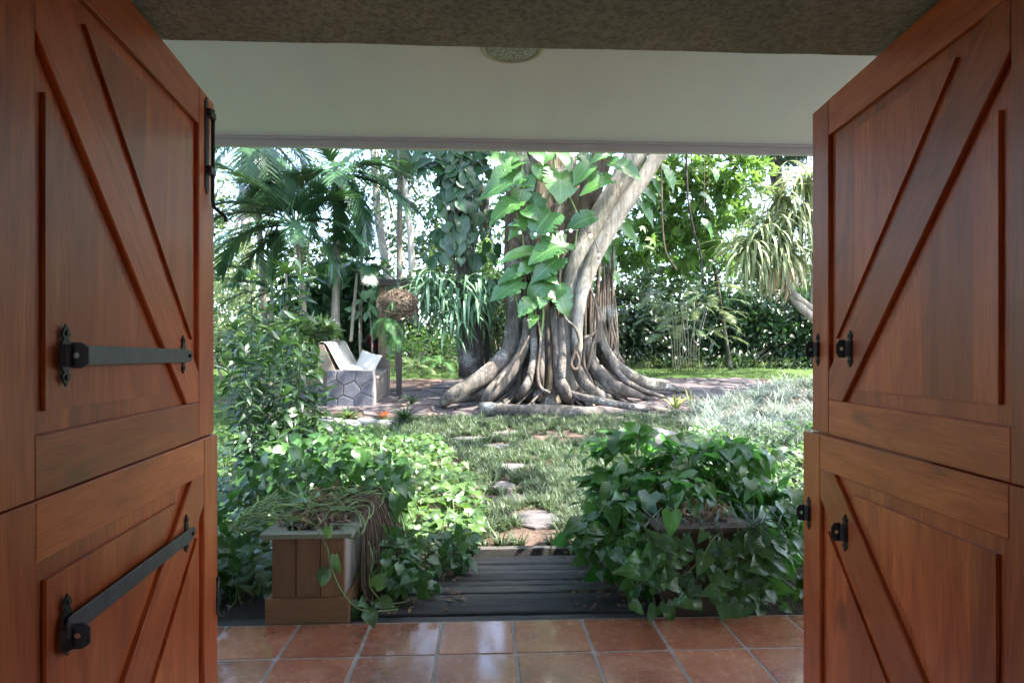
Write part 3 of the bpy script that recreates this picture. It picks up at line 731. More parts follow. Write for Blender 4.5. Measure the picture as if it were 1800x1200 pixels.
def turned(E, D, W, deg):
    h = E + D * W; c, s = math.cos(R_(deg)), math.sin(R_(deg)); d = np.array((D[0] * c - D[1] * s, D[0] * s + D[1] * c)); return h - d * W, d
make_door(-1, True, 1.145, .145, 1.0, EL, DL, 'upper left door half in reddish wood with long iron latch bar and slide bolt')
e, d = turned(EL, DL, 1.145, -.6); make_door(-1, False, 1.145, .130, 1.0, e, d, 'lower left door half in reddish wood with iron latch bar and brace rising towards the garden')
make_door(1, True, 1.045, .121, .924, ER, DR, 'upper right door half in reddish wood with two black iron keepers on its free side')
e, d = turned(ER, DR, 1.045, 1.75); make_door(1, False, 1.045, .121, .924, e, d, 'lower right door half in reddish wood, standing slightly proud of the half above')

# ------------------------------------------------------------------ planters
def planter(x0, x1, y0, y1, zt, label, mt='planter'):
    root = thing('planter_box', label, 'planter', ((x0 + x1) / 2, (y0 + y1) / 2, 0), 'wooden planter boxes beside the walk')
    base = .118; inw = .025; hz = -.0
    def pc(name, a, mat, ax, ch=0):
        V, F = box(*a); V = np.array(V); b = MB()
        o = rnd.uniform(-9, 9); gr = V[:, [2, 0, 1]] + o if ax == 'z' else (V + o if ax == 'x' else V[:, [1, 0, 2]] + o)
        b.add(V, F, rnd.random(), gr); return b.build(name, M[mat], root)
    n = 3; w = (x1 - x0 - 2 * inw) / n
    for i in range(n): pc('front_board', (x0 + inw + i * w + .0025, x0 + inw + (i + 1) * w - .0025, y0 + inw, y0 + inw + .02, base - .002, zt - .024), mt, 'z')
    m = max(5, int((y1 - y0 - 2 * inw) / w)); w2 = (y1 - y0 - 2 * inw - .044) / m
    for i in range(m):
        for (a, c) in ((x0 + inw - .0, x0 + inw + .02), (x1 - inw - .02, x1 - inw)):
            pc('side_board', (a, c, y0 + inw + .022 + i * w2 + .002, y0 + inw + .022 + (i + 1) * w2 - .002, base - .002, zt - .024), 'oldwood' if a > x0 + .1 else mt, 'z')
        
    pc('back_board', (x0 + inw, x1 - inw, y1 - inw - .02, y1 - inw, base, zt - .024), 'planter', 'x')
    for (a, c) in (((x0, x1, y0, y0 + .022, -.03, base), 'x'), ((x0, x0 + .022, y0 + .0225, y1 - .0225, -.03, base), 'y'), ((x1 - .022, x1, y0 + .0225, y1 - .0225, -.03, base), 'y'), ((x0, x1, y1 - .022, y1, -.03, base), 'x')):
        pc('skirt_board', a, mt, c)
    e = .022
    for (a, c) in (((x0 - e, x1 + e, y0 - e, y0 + .095, zt - .022, zt), 'x'), ((x0 - e, x0 + .07, y0 + .0955, y1 + e, zt - .023, zt - .001), 'y'), ((x1 - .07, x1 + e, y0 + .0955, y1 + e, zt - .023, zt - .001), 'y')):
        pc('rim_board', a, 'rim' if mt == 'planter' else mt, c)
    b = MB(); nn = 10; V = []; F = []
    for i in range(nn + 1):
        for j in range(nn + 1): V.append((x0 + .05 + (x1 - x0 - .1) * i / nn, y0 + .06 + (y1 - y0 - .1) * j / nn, zt - .02 + rnd.uniform(0, .045)))
    for i in range(nn):
        for j in range(nn): a = i * (nn + 1) + j; F.append((a, a + 1, a + nn + 2, a + nn + 1))
    b.add(V, F); b.build('soil', M['soil'], root); b = MB(); b.tmpl(ovalT[0], [frame((rnd.uniform(x0 + .04, x1 - .02), rnd.uniform(y0 + .03, y1), zt + rnd.uniform(.01, .05)), rv(), np.array((0, 0, 1)) + rv(.4), rnd.uniform(.02, .06)) for _ in range(420)], npr.uniform(0, 1, 420)); b.build('leaf_litter', M['litter'], root, kind='stuff')
    return root
LX0, LX1 = XA(466, 3.235), XA(612, 3.235)
planter(LX0, LX1, 3.235, 4.25, .452, 'left wooden planter box with three upright front boards and bare stems on its rim')
RX0, RX1 = XA(1163, 3.26), XA(1318, 3.26)
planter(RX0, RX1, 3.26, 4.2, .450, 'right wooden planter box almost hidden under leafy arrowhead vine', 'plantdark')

# ------------------------------------------------------------------ vines
def inside(poly, x, y):
    c = False; j = len(poly) - 1
    for i in range(len(poly)):
        xi, yi = poly[i]; xj, yj = poly[j]
        if (yi > y) != (yj > y) and x < (xj - xi) * (y - yi) / (yj - yi) + xi: c = not c
        j = i
    return c
def bed(root, poly, n, size, h, temps, mat, leaf='leaf', limit=300, hf=None):
    x0, x1 = min(p[0] for p in poly), max(p[0] for p in poly); y0, y1 = min(p[1] for p in poly), max(p[1] for p in poly); Ms = []; st = MB(); c = 0
    while len(Ms) < n:
        x, y = rnd.uniform(x0, x1), rnd.uniform(y0, y1)
        if not inside(poly, x, y): continue
        bump = .5 + .5 * math.sin(x * 3.1 + y * 1.7) * math.sin(y * 2.3 - x)
        hh = (hf(x, y) if hf else h) * (.55 + .45 * bump); z = gz(x, y) + hh * rnd.random() ** .45
        az = rnd.uniform(0, 6.283) if rnd.random() < .35 else rnd.gauss(-1.4, 1.0); d = np.array((math.cos(az), math.sin(az), rnd.uniform(-.7, .15)))
        s = size * rnd.uniform(.55, 1.2)
        Ms.append(frame((x, y, z), d, np.array((0, -.25, 1)) + rv(.28), s))
        if rnd.random() < .35:
            add_tube(st, [(x - d[0] * .02, y - d[1] * .02, z), (x - d[0] * .05 + rnd.uniform(-.03, .03), y - d[1] * .05, z - hh * .4), (x - d[0] * .1, y, max(gz(x, y), z - .22))], [.0022, .003, .0035], 4, 2, tint=rnd.random())
    put_leaves(root, leaf, temps, mat, Ms, limit); st.build('stems', M['vine'], root, kind='stuff')
# left ground-cover bed
pl = [(-4.6, 3.5), (-.62, 3.5), (-.34, 3.75), (-.08, 4.15), (.03, 4.7), (.02, 5.4), (-.10, 6.2), (-.35, 7.0), (-.6, 8.0), (-1.6, 8.6), (-4.6, 8.2)]
rt = thing('pothos_bed', 'large bed of yellow-green pothos covering the ground left of the path', 'ground cover', (-1.6, 5.8, 0))
bed(rt, pl, 7500, .098, .30, pothosT, M['pothos'])
pr = [(1.42, 3.3), (4.6, 3.3), (4.6, 8.6), (2.6, 8.2), (2.0, 6.8), (1.85, 5.2)]
rt = thing('pothos_bed', 'bed of pothos at the far right between the vine-covered planter and the open door', 'ground cover', (2.8, 5.5, 0))
bed(rt, pr, 3000, .10, .32, pothosT, M['pothos'], limit=220)
# shade-toned pothos climbing round the left planter
rt = thing('trailing_pothos', 'shaded pothos growing behind and left of the planter and trailing over its back', 'vine', (-1.25, 3.9, .4))
Ms = []; st = MB()
def blobby(n, c, r, size, d0=(0, -.6, -.5), sp=.6, tilt=(0, -.6, .8)):
    for _ in range(n):
        e = rv(); e /= np.linalg.norm(e); p = np.array(c) + e * np.array(r) * rnd.random() ** .33
        p[2] = max(p[2], gz(0, p[1]) + .02); Ms.append(frame(p, np.array(d0) + e * .7 + rv(sp), np.array(tilt) + rv(.35), size * rnd.uniform(.6, 1.2)))
blobby(430, (-1.75, 3.75, .25), (.42, .35, .38), .088); blobby(230, (-1.2, 4.35, .60), (.45, .25, .22), .10); blobby(110, (-.62, 4.2, .48), (.14, .3, .22), .09)
blobby(110, (-.55, 3.75, .16), (.16, .3, .16), .08); blobby(26, (-1.0, 3.8, .50), (.25, .3, .05), .085, tilt=(0, -.3, 1)); blobby(40, (-.40, 3.60, .10), (.18, .14, .09), .09); blobby(60, (-.18, 4.1, .10), (.14, .28, .10), .09); blobby(40, (.72, 4.2, .12), (.12, .25, .12), .09); blobby(10, (-.62, 3.36, .03), (.06, .06, .04), .09)
put_leaves(rt, 'leaf', pothosT, M['pothos_shade'], Ms, 300)
for _ in range(60):   # stems heaped on the rim
    x, y = rnd.uniform(-1.24, -.72), rnd.uniform(3.3, 4.1); P = []
    az = rnd.uniform(-1, 1) + rnd.choice((0, math.pi))
    for q in range(6): P.append((x + .09 * q * math.cos(az + .5 * math.sin(q)), y + .05 * q * math.sin(az + q * .6), .475 + .035 * math.sin(q * 1.3 + x * 9) + rnd.uniform(0, .03)))
    P = [(min(max(p[0], -1.27), -.62), max(p[1], 3.25), p[2]) for p in P]; add_tube(st, P, [.004, .0035, .003], 5, 3, tint=rnd.random())
st.build('loose_stems', M['vine'], rt, kind='stuff')
st = MB()   # dry runners pouring down the right side
for _ in range(150):
    y = rnd.uniform(3.45, 4.2); x = LX1 + .02; z = .46 + rnd.uniform(0, .03); o = rnd.uniform(.015, .12) * (y - 3.2) * 1.4
    P = [(x - .15, y + rnd.uniform(-.05, .05), z), (x + .01, y, z + .01), (x + o, y + rnd.uniform(-.06, .02), z - .15), (x + o * 1.4, y + rnd.uniform(-.12, .03), .12), (x + o * 1.6 + rnd.uniform(-.02, .08), y + rnd.uniform(-.15, .03), -.01)]
    add_tube(st, P, [.003, .0028, .0025, .0022], 4, 3, tint=rnd.random())
st.build('dry_runners', M['twig'], rt, kind='stuff')
mk = lambda P, r: one_tube('runner', M['vine'], rt, P, r, 6, 5)
mk([at(560, 935, 3.22), at(575, 962, 3.215), at(583, 1000, 3.21), at(605, 1045, 3.2), at(640, 1073, 3.18), at(700, 1070, 3.3)], [.0045, .004, .0035])
mk([at(640, 935, 3.5), at(655, 980, 3.45), at(650, 1030, 3.4), at(690, 1060, 3.4), at(760, 1040, 3.6)], [.004, .0035, .003])
mk([at(600, 925, 3.3), at(612, 945, 3.2), at(632, 940, 3.2), at(622, 925, 3.22), at(585, 920, 3.3)], [.0045, .004, .004])
Ms = [frame(at(590, 975, 3.19), (.1, -.1, -.5), (-.6, -.9, 0), .10), frame(at(575, 1000, 3.18), (-.35, -.1, -.8), (-.3, -.9, 0), .10), frame(at(648, 1075, 3.15), (.3, -.6, -.25), (0, -.5, .8), .10), frame(at(575, 940, 3.18), (.2, -.2, .4), (-.3, -1, 0), .07), frame(at(660, 1030, 3.3), (.3, -.1, .4), (0, -.9, .3), .10), frame(at(668, 1055, 3.3), (.5, -.2, -.1), (0, -.6, .6), .09)]
put_leaves(rt, 'leaf', pothosT, M['pothos'], Ms, 20)
# leaf litter and clods
def litter(label, poly, n, size=.06):
    b = MB(); Ms = []; x0, x1 = min(p[0] for p in poly), max(p[0] for p in poly); y0, y1 = min(p[1] for p in poly), max(p[1] for p in poly)
    while len(Ms) < n:
        x, y = rnd.uniform(x0, x1), rnd.uniform(y0, y1)
        if not inside(poly, x, y): continue
        az = rnd.uniform(0, 6.28); Ms.append(frame((x, y, max(gz(x, y), -.008 if (y < 4.4 and -.6 < x < .95) else -1) + rnd.uniform(.004, .02)), (math.cos(az), math.sin(az), rnd.uniform(-.2, .3)), (rnd.gauss(0, .3), rnd.gauss(0, .3), 1), size * rnd.uniform(.4, 1.2)))
    b.tmpl(ovalT[0], Ms, npr.uniform(0, 1, n)); o = b.build('leaf_litter', M['litter'], None, kind='stuff'); o['label'] = label; o['category'] = 'leaf litter'
litter('dry brown leaves strewn at the foot of the left planter', [(-.8, 3.3), (-.1, 3.4), (-.2, 4.4), (-.8, 4.6)], 260, .05)
litter('dry brown leaves strewn at the foot of the right planter', [(.5, 3.35), (1.0, 3.3), (1.0, 4.5), (.55, 4.6)], 200, .05)
litter('fallen leaves and bark bits between the tree roots', [(-1.5, 10), (4.2, 10), (4.6, 12.5), (-1.8, 13)], 900, .09)

# arrowhead vine mound on the right planter
rt = thing('arrowhead_vine', 'bushy green arrowhead vine spilling over the right planter box', 'vine', (1.25, 3.9, .45))
Ms = []; st = MB()
def mound(n, c, r, size):
    c = np.array(c); r = np.array(r)
    for _ in range(n):
        e = rv(); e /= np.linalg.norm(e); e[2] = abs(e[2]) if rnd.random() < .75 else e[2]
        lump = .86 + .16 * math.sin(e[0] * 5.1 + c[0] * 7) * math.cos(e[2] * 4.3 + e[1] * 3) + .08 * math.sin(e[0] * 11 + e[2] * 9)
        p = c + e * r * lump * (.60 + .46 * rnd.random())
        if p[1] < 3.42 and p[2] < .40 and RX0 - .02 < p[0] < RX1 + .02: p[1] = 3.27 - rnd.random() * .12
        p[2] = max(p[2], .04); d = e * np.array((1, 1, .2)) + np.array((0, -.35, -.35)) + rv(.45)
        Ms.append(frame(p, d, e + np.array((0, -.2, .9)) + rv(.42), size * rnd.uniform(.45, 1.4)))
        if rnd.random() < .5: add_tube(st, [p, p - e * r * .18 + np.array((0, 0, -.03)), p - e * r * .45 + np.array((0, 0, -.12))], [.0022, .0028, .0032], 4, 2, tint=rnd.random())
mound(440, (1.22, 3.95, .42), (.66, .55, .29), .118); mound(190, (.82, 3.7, .26), (.32, .35, .28), .108); mound(170, (1.75, 3.75, .32), (.33, .40, .34), .112)
mound(90, (1.05, 4.2, .70), (.42, .3, .18), .115); mound(80, (1.65, 4.1, .66), (.38, .3, .16), .12); mound(70, (1.58, 3.42, .22), (.20, .14, .24), .085); mound(60, (.84, 3.40, .20), (.12, .12, .22), .085)
Ms2 = Ms; Ms = []
for _ in range(34):  # hanging strands in front of the box
    x = rnd.uniform(RX0 - .1, RX1 + .22); y = 3.235 - rnd.random() * .03; zt = .47; zb = rnd.uniform(.06, .32); P = []
    for q in range(6): P.append((x + .03 * math.sin(q * 1.4 + x * 20) + q * rnd.uniform(-.012, .012), y - .012 * q * rnd.random(), zt + (zb - zt) * q / 5))
    P = [(x + rnd.uniform(-.12, .12), y + rnd.uniform(.05, .25), zt + rnd.uniform(.0, .08))] + P; P[1] = (P[1][0], y - rnd.uniform(-.01, .03), zt + rnd.uniform(-.01, .02)); one_tube('runner', M['stem'], rt, P, [.0035, .003, .0025], 5, 3)
    for q in range(2, 7):
        if rnd.random() < .75: s = rnd.choice((-1, 1)); Ms.append(frame(P[q], (s * rnd.uniform(.2, .8), -.3, rnd.uniform(-.9, .1)), (rnd.gauss(0, .4), -1, .35), rnd.uniform(.06, .11)))
one_tube('runner', M['vine'], rt, [at(1135, 1025, 3.3), at(1190, 1015, 3.2), at(1230, 985, 3.17), at(1255, 945, 3.2), at(1290, 925, 3.3)], [.0045, .004, .0035], 6, 5)
for (px, py, dx, dz, s) in ((1125, 1000, -.5, .1, .15), (1148, 1010, .5, .15, .14), (1240, 975, -.3, -.4, .12), (1280, 1060, 0, -1, .17), (1265, 1030, -.6, -.1, .12), (1295, 1032, .6, .1, .12), (1180, 900, -.1, -1, .13), (1330, 940, .0, -1, .17), (1345, 955, .8, -.3, .15), (1112, 1060, .5, -.4, .08)):
    Ms.append(frame(at(px, py, 3.2), (dx, -.35, dz), (0, -1, .5), s))
put_leaves(rt, 'leaf', arrowT, M['syngonium'], Ms + Ms2, 300)
st.build('stems', M['vine'], rt, kind='stuff')
for (px, py, x1, y1, L) in ((1120, 790, 1118, 752, 1), (1190, 800, 1195, 770, 0), (1310, 830, 1302, 800, 0), (1340, 850, 1350, 830, 0)):
    one_tube('stalk', M['vine'], rt, [at(px, py + 30, 4.1), at((px + x1) / 2, (py + y1) / 2, 4.08), at(x1, y1 + 6, 4.05)], [.004, .003], 5, 3)
T2 = [frame(at(1122, 762, 4.05), (-.5, -.1, .35), (.2, -1, .5), .15), frame(at(1122, 762, 4.05), (.8, 0, .1), (0, -1, .6), .16), frame(at(1196, 775, 4.05), (-.6, -.2, .05), (0, -.7, .8), .14), frame(at(1196, 775, 4.05), (.8, -.2, -.1), (0, -.7, .8), .16), frame(at(1290, 815, 4.0), (.5, -.1, .6), (-.3, -1, .1), .17), frame(at(1318, 830, 4.0), (.7, -.2, -.25), (0, -.8, .6), .16), frame(at(1345, 860, 4.0), (.7, -.2, -.6), (0, -.9, .5), .17)]
put_leaves(rt, 'leaf', arrowT, M['syngonium'], T2, 20)

# ------------------------------------------------------------------ tall leafy stalks behind the left planter
rt = thing('leafy_stalk_plant', 'tall clump of dark green leafy stalks rising behind the left planter', 'plant', (-1.9, 5.4, 0))
Ms = []
SP = [(440, 480, 5.6), (415, 560, 5.4), (455, 600, 5.2), (528, 470, 5.7), (520, 560, 5.3), (545, 640, 5.5), (480, 620, 5.0), (400, 640, 5.8), (570, 690, 5.6), (500, 690, 4.9), (425, 700, 5.0), (560, 620, 5.9), (470, 540, 5.8), (590, 760, 5.2), (490, 760, 4.7), (510, 640, 5.6), (532, 600, 5.1), (445, 640, 5.7), (495, 590, 5.5), (430, 610, 4.9)]
for (px, py, Y_) in SP:
    top = at(px, py, Y_); bx = XA(505 + (px - 505) * .55, Y_); base = Vector((bx, Y_ - .1, 0)); L = top - base; P = [base, base + L * .35 + Vector((rnd.uniform(-.04, .04), 0, 0)), base + L * .7 + Vector((rnd.uniform(-.04, .04), 0, 0)), top]
    one_tube('stalk', M['stem'], rt, P, [.010, .008, .006, .003], 6, 3)
    n = int(46 * L.length)
    for q in range(n):
        t = .22 + .78 * (q + rnd.random()) / n; p = base + L * t; az = q * 2.4 + rnd.uniform(-.5, .5)
        d = np.array((math.cos(az), math.sin(az), rnd.uniform(-.6, .5) + (.8 if t > .92 else 0))); Ms.append(frame(np.array(p), d, np.array((0, 0, 1)) + rv(.35), rnd.uniform(.10, .18), 1.2))
put_leaves(rt, 'leaf', lanceT, M['stalkleaf'], Ms, 300)
rt = thing('dark_twiggy_shoot', 'thin bare double shoot standing in the pothos right of the leafy stalks', 'plant', tuple(ground(615, 860)))
Ms = []
for (px, dx) in ((612, -4), (622, 5)):
    c = ground(px, 880); one_tube('stalk', M['stem'], rt, [c, at(px + dx, 820, c.y), at(px + dx * 1.5, 765 if dx < 0 else 785, c.y)], [.006, .005, .003], 6, 3)
    for q in range(9): p = at(px + dx, 850 - q * 9, c.y); az = rnd.uniform(0, 6.3); Ms.append(frame(p, (math.cos(az), math.sin(az), .8), (0, 0, 1), .06))
put_leaves(rt, 'leaf', lanceT, M['stalkleaf'], Ms, 30, minpx=2)

# ------------------------------------------------------------------ mondo grass and lawn blades
def tufts(label, cat, fn, n, size, mat, temps, name='grass', zone=None, density_h=None):
    b = MB(); Ms = [[] for _ in temps]; c = 0
    x0, x1, y0, y1 = zone
    while c < n:
        x = rnd.uniform(x0, x1); y = y0 + (y1 - y0) * rnd.random() ** 1.15
        if not fn(x, y): continue
        s = size * rnd.uniform(.6, 1.25); az = rnd.uniform(0, 6.28); m = np.eye(4); cc, ss = math.cos(az) * s, math.sin(az) * s
        m[:3, :3] = [[cc, -ss, 0], [ss, cc, 0], [0, 0, s]]; m[:3, 3] = (x, y, gz(x, y) - .005); Ms[c % len(temps)].append(m); c += 1
    for t, q in zip(temps, Ms):
        if q: b.tmpl(t, q, npr.uniform(0, 1, len(q)))
    o = b.build(name, mat, None, kind='stuff'); o['label'] = label; o['category'] = cat; return o
stones = [(ground(px, py), wpx / 2 * ground(px, py).y / FPX, ry) for (px, py, wpx, ry) in STEPS]
pathpoly = [(-.32, 4.55), (1.15, 4.5), (1.8, 5.4), (2.1, 7.0), (2.8, 8.4), (4.2, 9.4), (3.9, 10.4), (2.6, 10.1), (-.6, 10.0), (-1.7, 9.9), (-1.6, 8.6), (-.5, 8.0), (-.1, 6.6), (.0, 5.4)]
def in_mondo(x, y):
    if not inside(pathpoly, x, y): return False
    if any(((x - c.x) / (rx * .95)) ** 2 + ((y - c.y) / (ry * .95)) ** 2 < 1 for c, rx, ry in stones): return False
    if ((x - ground(940, 940).x) / .18) ** 2 + ((y - 4.75) / .22) ** 2 < 1: return False
    if y < 4.9 and rnd.random() < .5: return False
    return math.sin(x * 2.3 + y) + math.sin(y * 2.9 - x * 1.3) + rnd.uniform(-1, 1.2) > -1.1
mt = [tuft_t(16, .011 * 4, s, 1.1) for s in range(4)]
tufts('tufted blue-green mondo grass covering the path strip between the stepping stones', 'grass', in_mondo, 3300, .16, M['mondo'], mt, zone=(-2, 4.3, 4.5, 10.4))
lt = [tuft_t(14, .035, s + 20, .9, 2) for s in range(3)]
def in_lawn(x, y):
    if not lawn_zone(x, y): return False
    return -9.5 < x < 8.5
tufts('short sunlit lawn grass around and behind the paving', 'grass', in_lawn, 9000, .075, M['lawn'], lt, name='lawn_grass', zone=(-9, 8.5, 8.2, 18.5))

# ------------------------------------------------------------------ white striped grass clumps at right
wt = [tuft_t(34, .016, s + 40, 1.35, 4) for s in range(4)]
gi = 0
GP = [(1250, 745), (1285, 760), (1322, 768), (1358, 762), (1395, 772), (1425, 760), (1240, 728), (1272, 722), (1308, 738), (1345, 735), (1382, 738), (1418, 728), (1300, 712), (1335, 708), (1372, 708), (1408, 700), (1350, 690), (1385, 686), (1420, 680), (1330, 696), (1225, 756), (1262, 772), (1400, 790), (1365, 785), (1440, 745), (1445, 705), (1335, 780), (1305, 785)]
for (px, py) in GP:
    c = ground(px + rnd.uniform(-6, 6), py); gi += 1
    rt = thing('striped_grass_clump', 'arching clump of white-striped grass in the bed at right beside the paving', 'grass clump', tuple(c), 'white-striped grass clumps in the right-hand bed')
    Ms = []
    for _ in range(5):
        s = rnd.uniform(.42, .68); az = rnd.uniform(0, 6.28); m = np.eye(4); cc, ss = math.cos(az) * s, math.sin(az) * s; m[:3, :3] = [[cc, -ss, 0], [ss, cc, 0], [0, 0, s * .9]]; m[:3, 3] = (c.x + rnd.uniform(-.16, .16), c.y + rnd.uniform(-.2, .2), c.z - .01); Ms.append(m)
    b = MB()
    for q, m in enumerate(Ms): b.tmpl(wt[q % 4], [m], [rnd.random()])
    b.build('blades', M['liriope'], rt, kind='stuff')
# edging border far right and far left
def in_edge(x, y): return (18.6 < y < 20.3 and -9 < x < 9.5)
tufts('low pale grassy edging in front of the dark hedge', 'ground cover', in_edge, 650, .32, M['palefol'], [tuft_t(24, .05, s + 60, 1.2, 3) for s in range(3)], name='border_edging', zone=(-9, 9.5, 18.6, 20.3))

# ------------------------------------------------------------------ the great fig tree
def px3(l): return [at(*p) if len(p) == 3 else ground(*p) for p in l]
tree = thing('fig_tree', 'huge grey fig tree with spreading buttress roots and leaning pale limb', 'tree', (XA(975, 11.9), 11.9, .5))
TC = np.array((XA(968, 12.1), 12.1))
# main column, fluted
V = []; F = []; G = []; n = 72; zz = np.concatenate([np.linspace(.45, 2.2, 22), np.linspace(2.4, 8.6, 26)])
flut = [(rnd.uniform(0, 6.283), rnd.uniform(.10, .26), rnd.uniform(.12, .25)) for _ in range(26)]
for z in zz:
    cx = TC[0] - .11 * max(0, z - 2.2) * .6; r0 = .52 + .42 * math.exp(-(z - .45) / .36) - .012 * max(0, z - 3)
    for j in range(n):
        a = 2 * math.pi * j / n; r = r0; k = 1.0 + .8 * math.exp(-(z - .45) / .5) - .06 * max(0, z - 2)
        for (fa, amp, w) in flut:
            dd = (a - fa - .12 * math.sin(z * 1.1 + fa * 3) + math.pi) % (2 * math.pi) - math.pi; r += amp * k * .75 * math.exp(-(dd / w) ** 2)
        r -= .12 * k
        V.append((cx + r * math.cos(a), TC[1] + r * .85 * math.sin(a), z)); G.append((z, a * .5, r))
for i in range(len(zz) - 1):
    for j in range(n): F.append((i * n + j, i * n + (j + 1) % n, (i + 1) * n + (j + 1) % n, (i + 1) * n + j))
b = MB(); b.add(V, F, 0, np.array(G)); b.build('trunk', M['ficus'], tree, smooth=True)
def limb(pts, r, mat='limb', n=18, wob=.10, seed=1, name='limb'):
    b = MB(); add_tube(b, px3(pts), r, n, 6, wob=wob, seed=seed); return b.build(name, M[mat], tree, smooth=True)
limb([(1000, 700, 11.35), (999, 620, 11.4), (1000, 550, 11.45), (1006, 490, 11.5), (1028, 430, 11.55), (1058, 372, 11.6), (1090, 318, 11.6), (1122, 262, 11.6), (1190, 150, 11.6), (1260, -40, 11.6)], [.22, .18, .18, .18, .18, .185, .19, .21, .22, .2], 'limb', 20, .09, 3)
limb([(1016, 640, 11.2), (1014, 570, 11.22), (1022, 515, 11.25), (1044, 455, 11.3), (1074, 400, 11.3), (1108, 347, 11.3), (1142, 296, 11.3), (1178, 240, 11.3), (1250, 120, 11.3), (1330, -40, 11.2)], [.10, .12, .13, .135, .135, .135, .14, .15, .15, .14], 'limb', 18, .08, 8)
limb([(985, 600, 11.8), (992, 500, 11.9), (1008, 420, 12.0), (1034, 340, 12.0), (1064, 250, 12.0), (1120, 100, 12.1)], [.30, .30, .28, .25, .22, .2], 'ficus', 20, .12, 12)
limb([(925, 640, 12.0), (912, 520, 11.9), (905, 420, 11.9), (905, 340, 12.0), (925, 250, 12.0), (940, 100, 12.1)], [.36, .24, .2, .18, .18, .18], 'ficus', 18, .12, 15)
limb([(915, 262, 11.7), (928, 300, 11.72), (940, 350, 11.75), (950, 420, 11.7)], [.085, .09, .1, .1], 'limb', 12, .08, 18)
# buttress roots
def buttress(pts, r, flat, seed, mat='root', n=14):
    P = px3(pts); dv = np.array(P[-1]) - np.array((TC[0], TC[1], 0)); dv[2] = 0; dv /= np.linalg.norm(dv); side = (-dv[1], dv[0], 0)
    b = MB(); add_tube(b, P, r, n, 7, side=side, flat=flat, wob=.15, seed=seed); return b.build('root', M[mat], tree, smooth=True)
buttress([(912, 470, 11.7), (906, 560, 11.6), (901, 606, 11.45), (880, 638, 11.15), (852, 660, 10.9), (822, 679, 10.7), (795, 696, 10.5), (768, 716)], [.13, .14, .13, .13, .13, .13, .12, .06], [1.0, 1.2, 1.4, 1.4, 1.3, 1.1, 1, 1], 1)
buttress([(928, 560, 11.4), (920, 612, 11.25), (902, 645, 11.0), (880, 672, 10.75), (860, 694, 10.5), (849, 720)], [.07, .08, .075, .085, .09, .09], [1.1, 1.5, 1.6, 1.5, 1.2, 1.0], 2)
buttress([(938, 575, 11.3), (938, 625, 11.2), (932, 660, 11.0), (920, 686, 10.8), (905, 708)], [.055, .06, .07, .08, .05], [1.1, 1.3, 1.3, 1.1, .8], 3)
buttress([(952, 570, 11.25), (953, 625, 11.1), (949, 668, 10.95), (941, 698)], [.04, .045, .065, .08], 1.1, 4)
buttress([(972, 540, 11.2), (977, 600, 11.1), (982, 655, 10.95), (992, 686, 10.75), (1006, 712)], [.06, .075, .085, .10, .07], [1, 1, 1.1, 1.2, 1], 5)
buttress([(985, 560, 11.15), (988, 620, 11.0), (985, 665, 10.85), (978, 700)], [.055, .065, .075, .08], 1.1, 6)
buttress([(1008, 560, 11.2), (1012, 620, 11.15), (1022, 662, 11.0), (1044, 688, 10.85), (1085, 704)], [.06, .07, .085, .085, .05], [1, 1.2, 1.3, 1.2, 1], 7)
buttress([(1030, 590, 11.4), (1038, 632, 11.35), (1058, 662, 11.2), (1092, 684, 11.05), (1150, 703)], [.08, .085, .085, .08, .05], [1.2, 1.3, 1.4, 1.2, 1], 8)
buttress([(1042, 540, 11.8), (1050, 598, 11.8), (1072, 634, 11.8), (1102, 658, 11.9), (1140, 674, 12.1), (1180, 682, 12.3), (1215, 690)], [.12, .12, .12, .12, .10, .07, .04], [1.1, 1.4, 1.4, 1.2, 1, 1, .8], 9)
buttress([(1045, 640, 12.6), (1085, 660, 12.9), (1130, 668, 13.2), (1180, 672)], [.14, .11, .08, .04], [1.2, 1.1, 1, 1], 10)
buttress([(895, 640, 12.4), (860, 657, 12.6), (815, 664)], [.13, .10, .06], [1.3, 1.1, 1], 11)
buttress([(1000, 690, 10.9), (1040, 702, 10.6), (1120, 716, 10.3), (1200, 724)], [.05, .07, .06, .04], 1, 14)
buttress([(915, 590, 11.5), (888, 640, 11.3), (848, 676, 11.0), (810, 700)], [.05, .06, .06, .04], 1.1, 15)
buttress([(1055, 600, 11.6), (1085, 655, 11.5), (1120, 682, 11.3), (1175, 700)], [.05, .055, .05, .03], 1.1, 16)
for s in range(40):   # finer fused roots fanning out from the flare
    a = R_(-172 + 164 * (s + rnd.uniform(-.4, .4)) / 39); rr = rnd.uniform(1.15, 1.75) * (1.0 if s % 3 else 1.25); da = rnd.uniform(-.12, .12); P = []
    for (q, z) in ((.56, 2.5), (.60, 1.7), (.70, 1.15), (.92, .82), (rr, None)):
        ca, sa = math.cos(a + da * q), math.sin(a + da * q); x, y = TC[0] + q * ca, TC[1] + q * .85 * sa; P.append((x, y, (z + rnd.uniform(-.06, .06)) if z else gz(0, y) - .01))
    w = rnd.choice((.022, .03, .04, .055)); one_tube('root', M['root'], tree, P, [w * .7, w, w * 1.1, w * 1.3, w * .7], 8, 6, wob=.16, seed=s + 90)
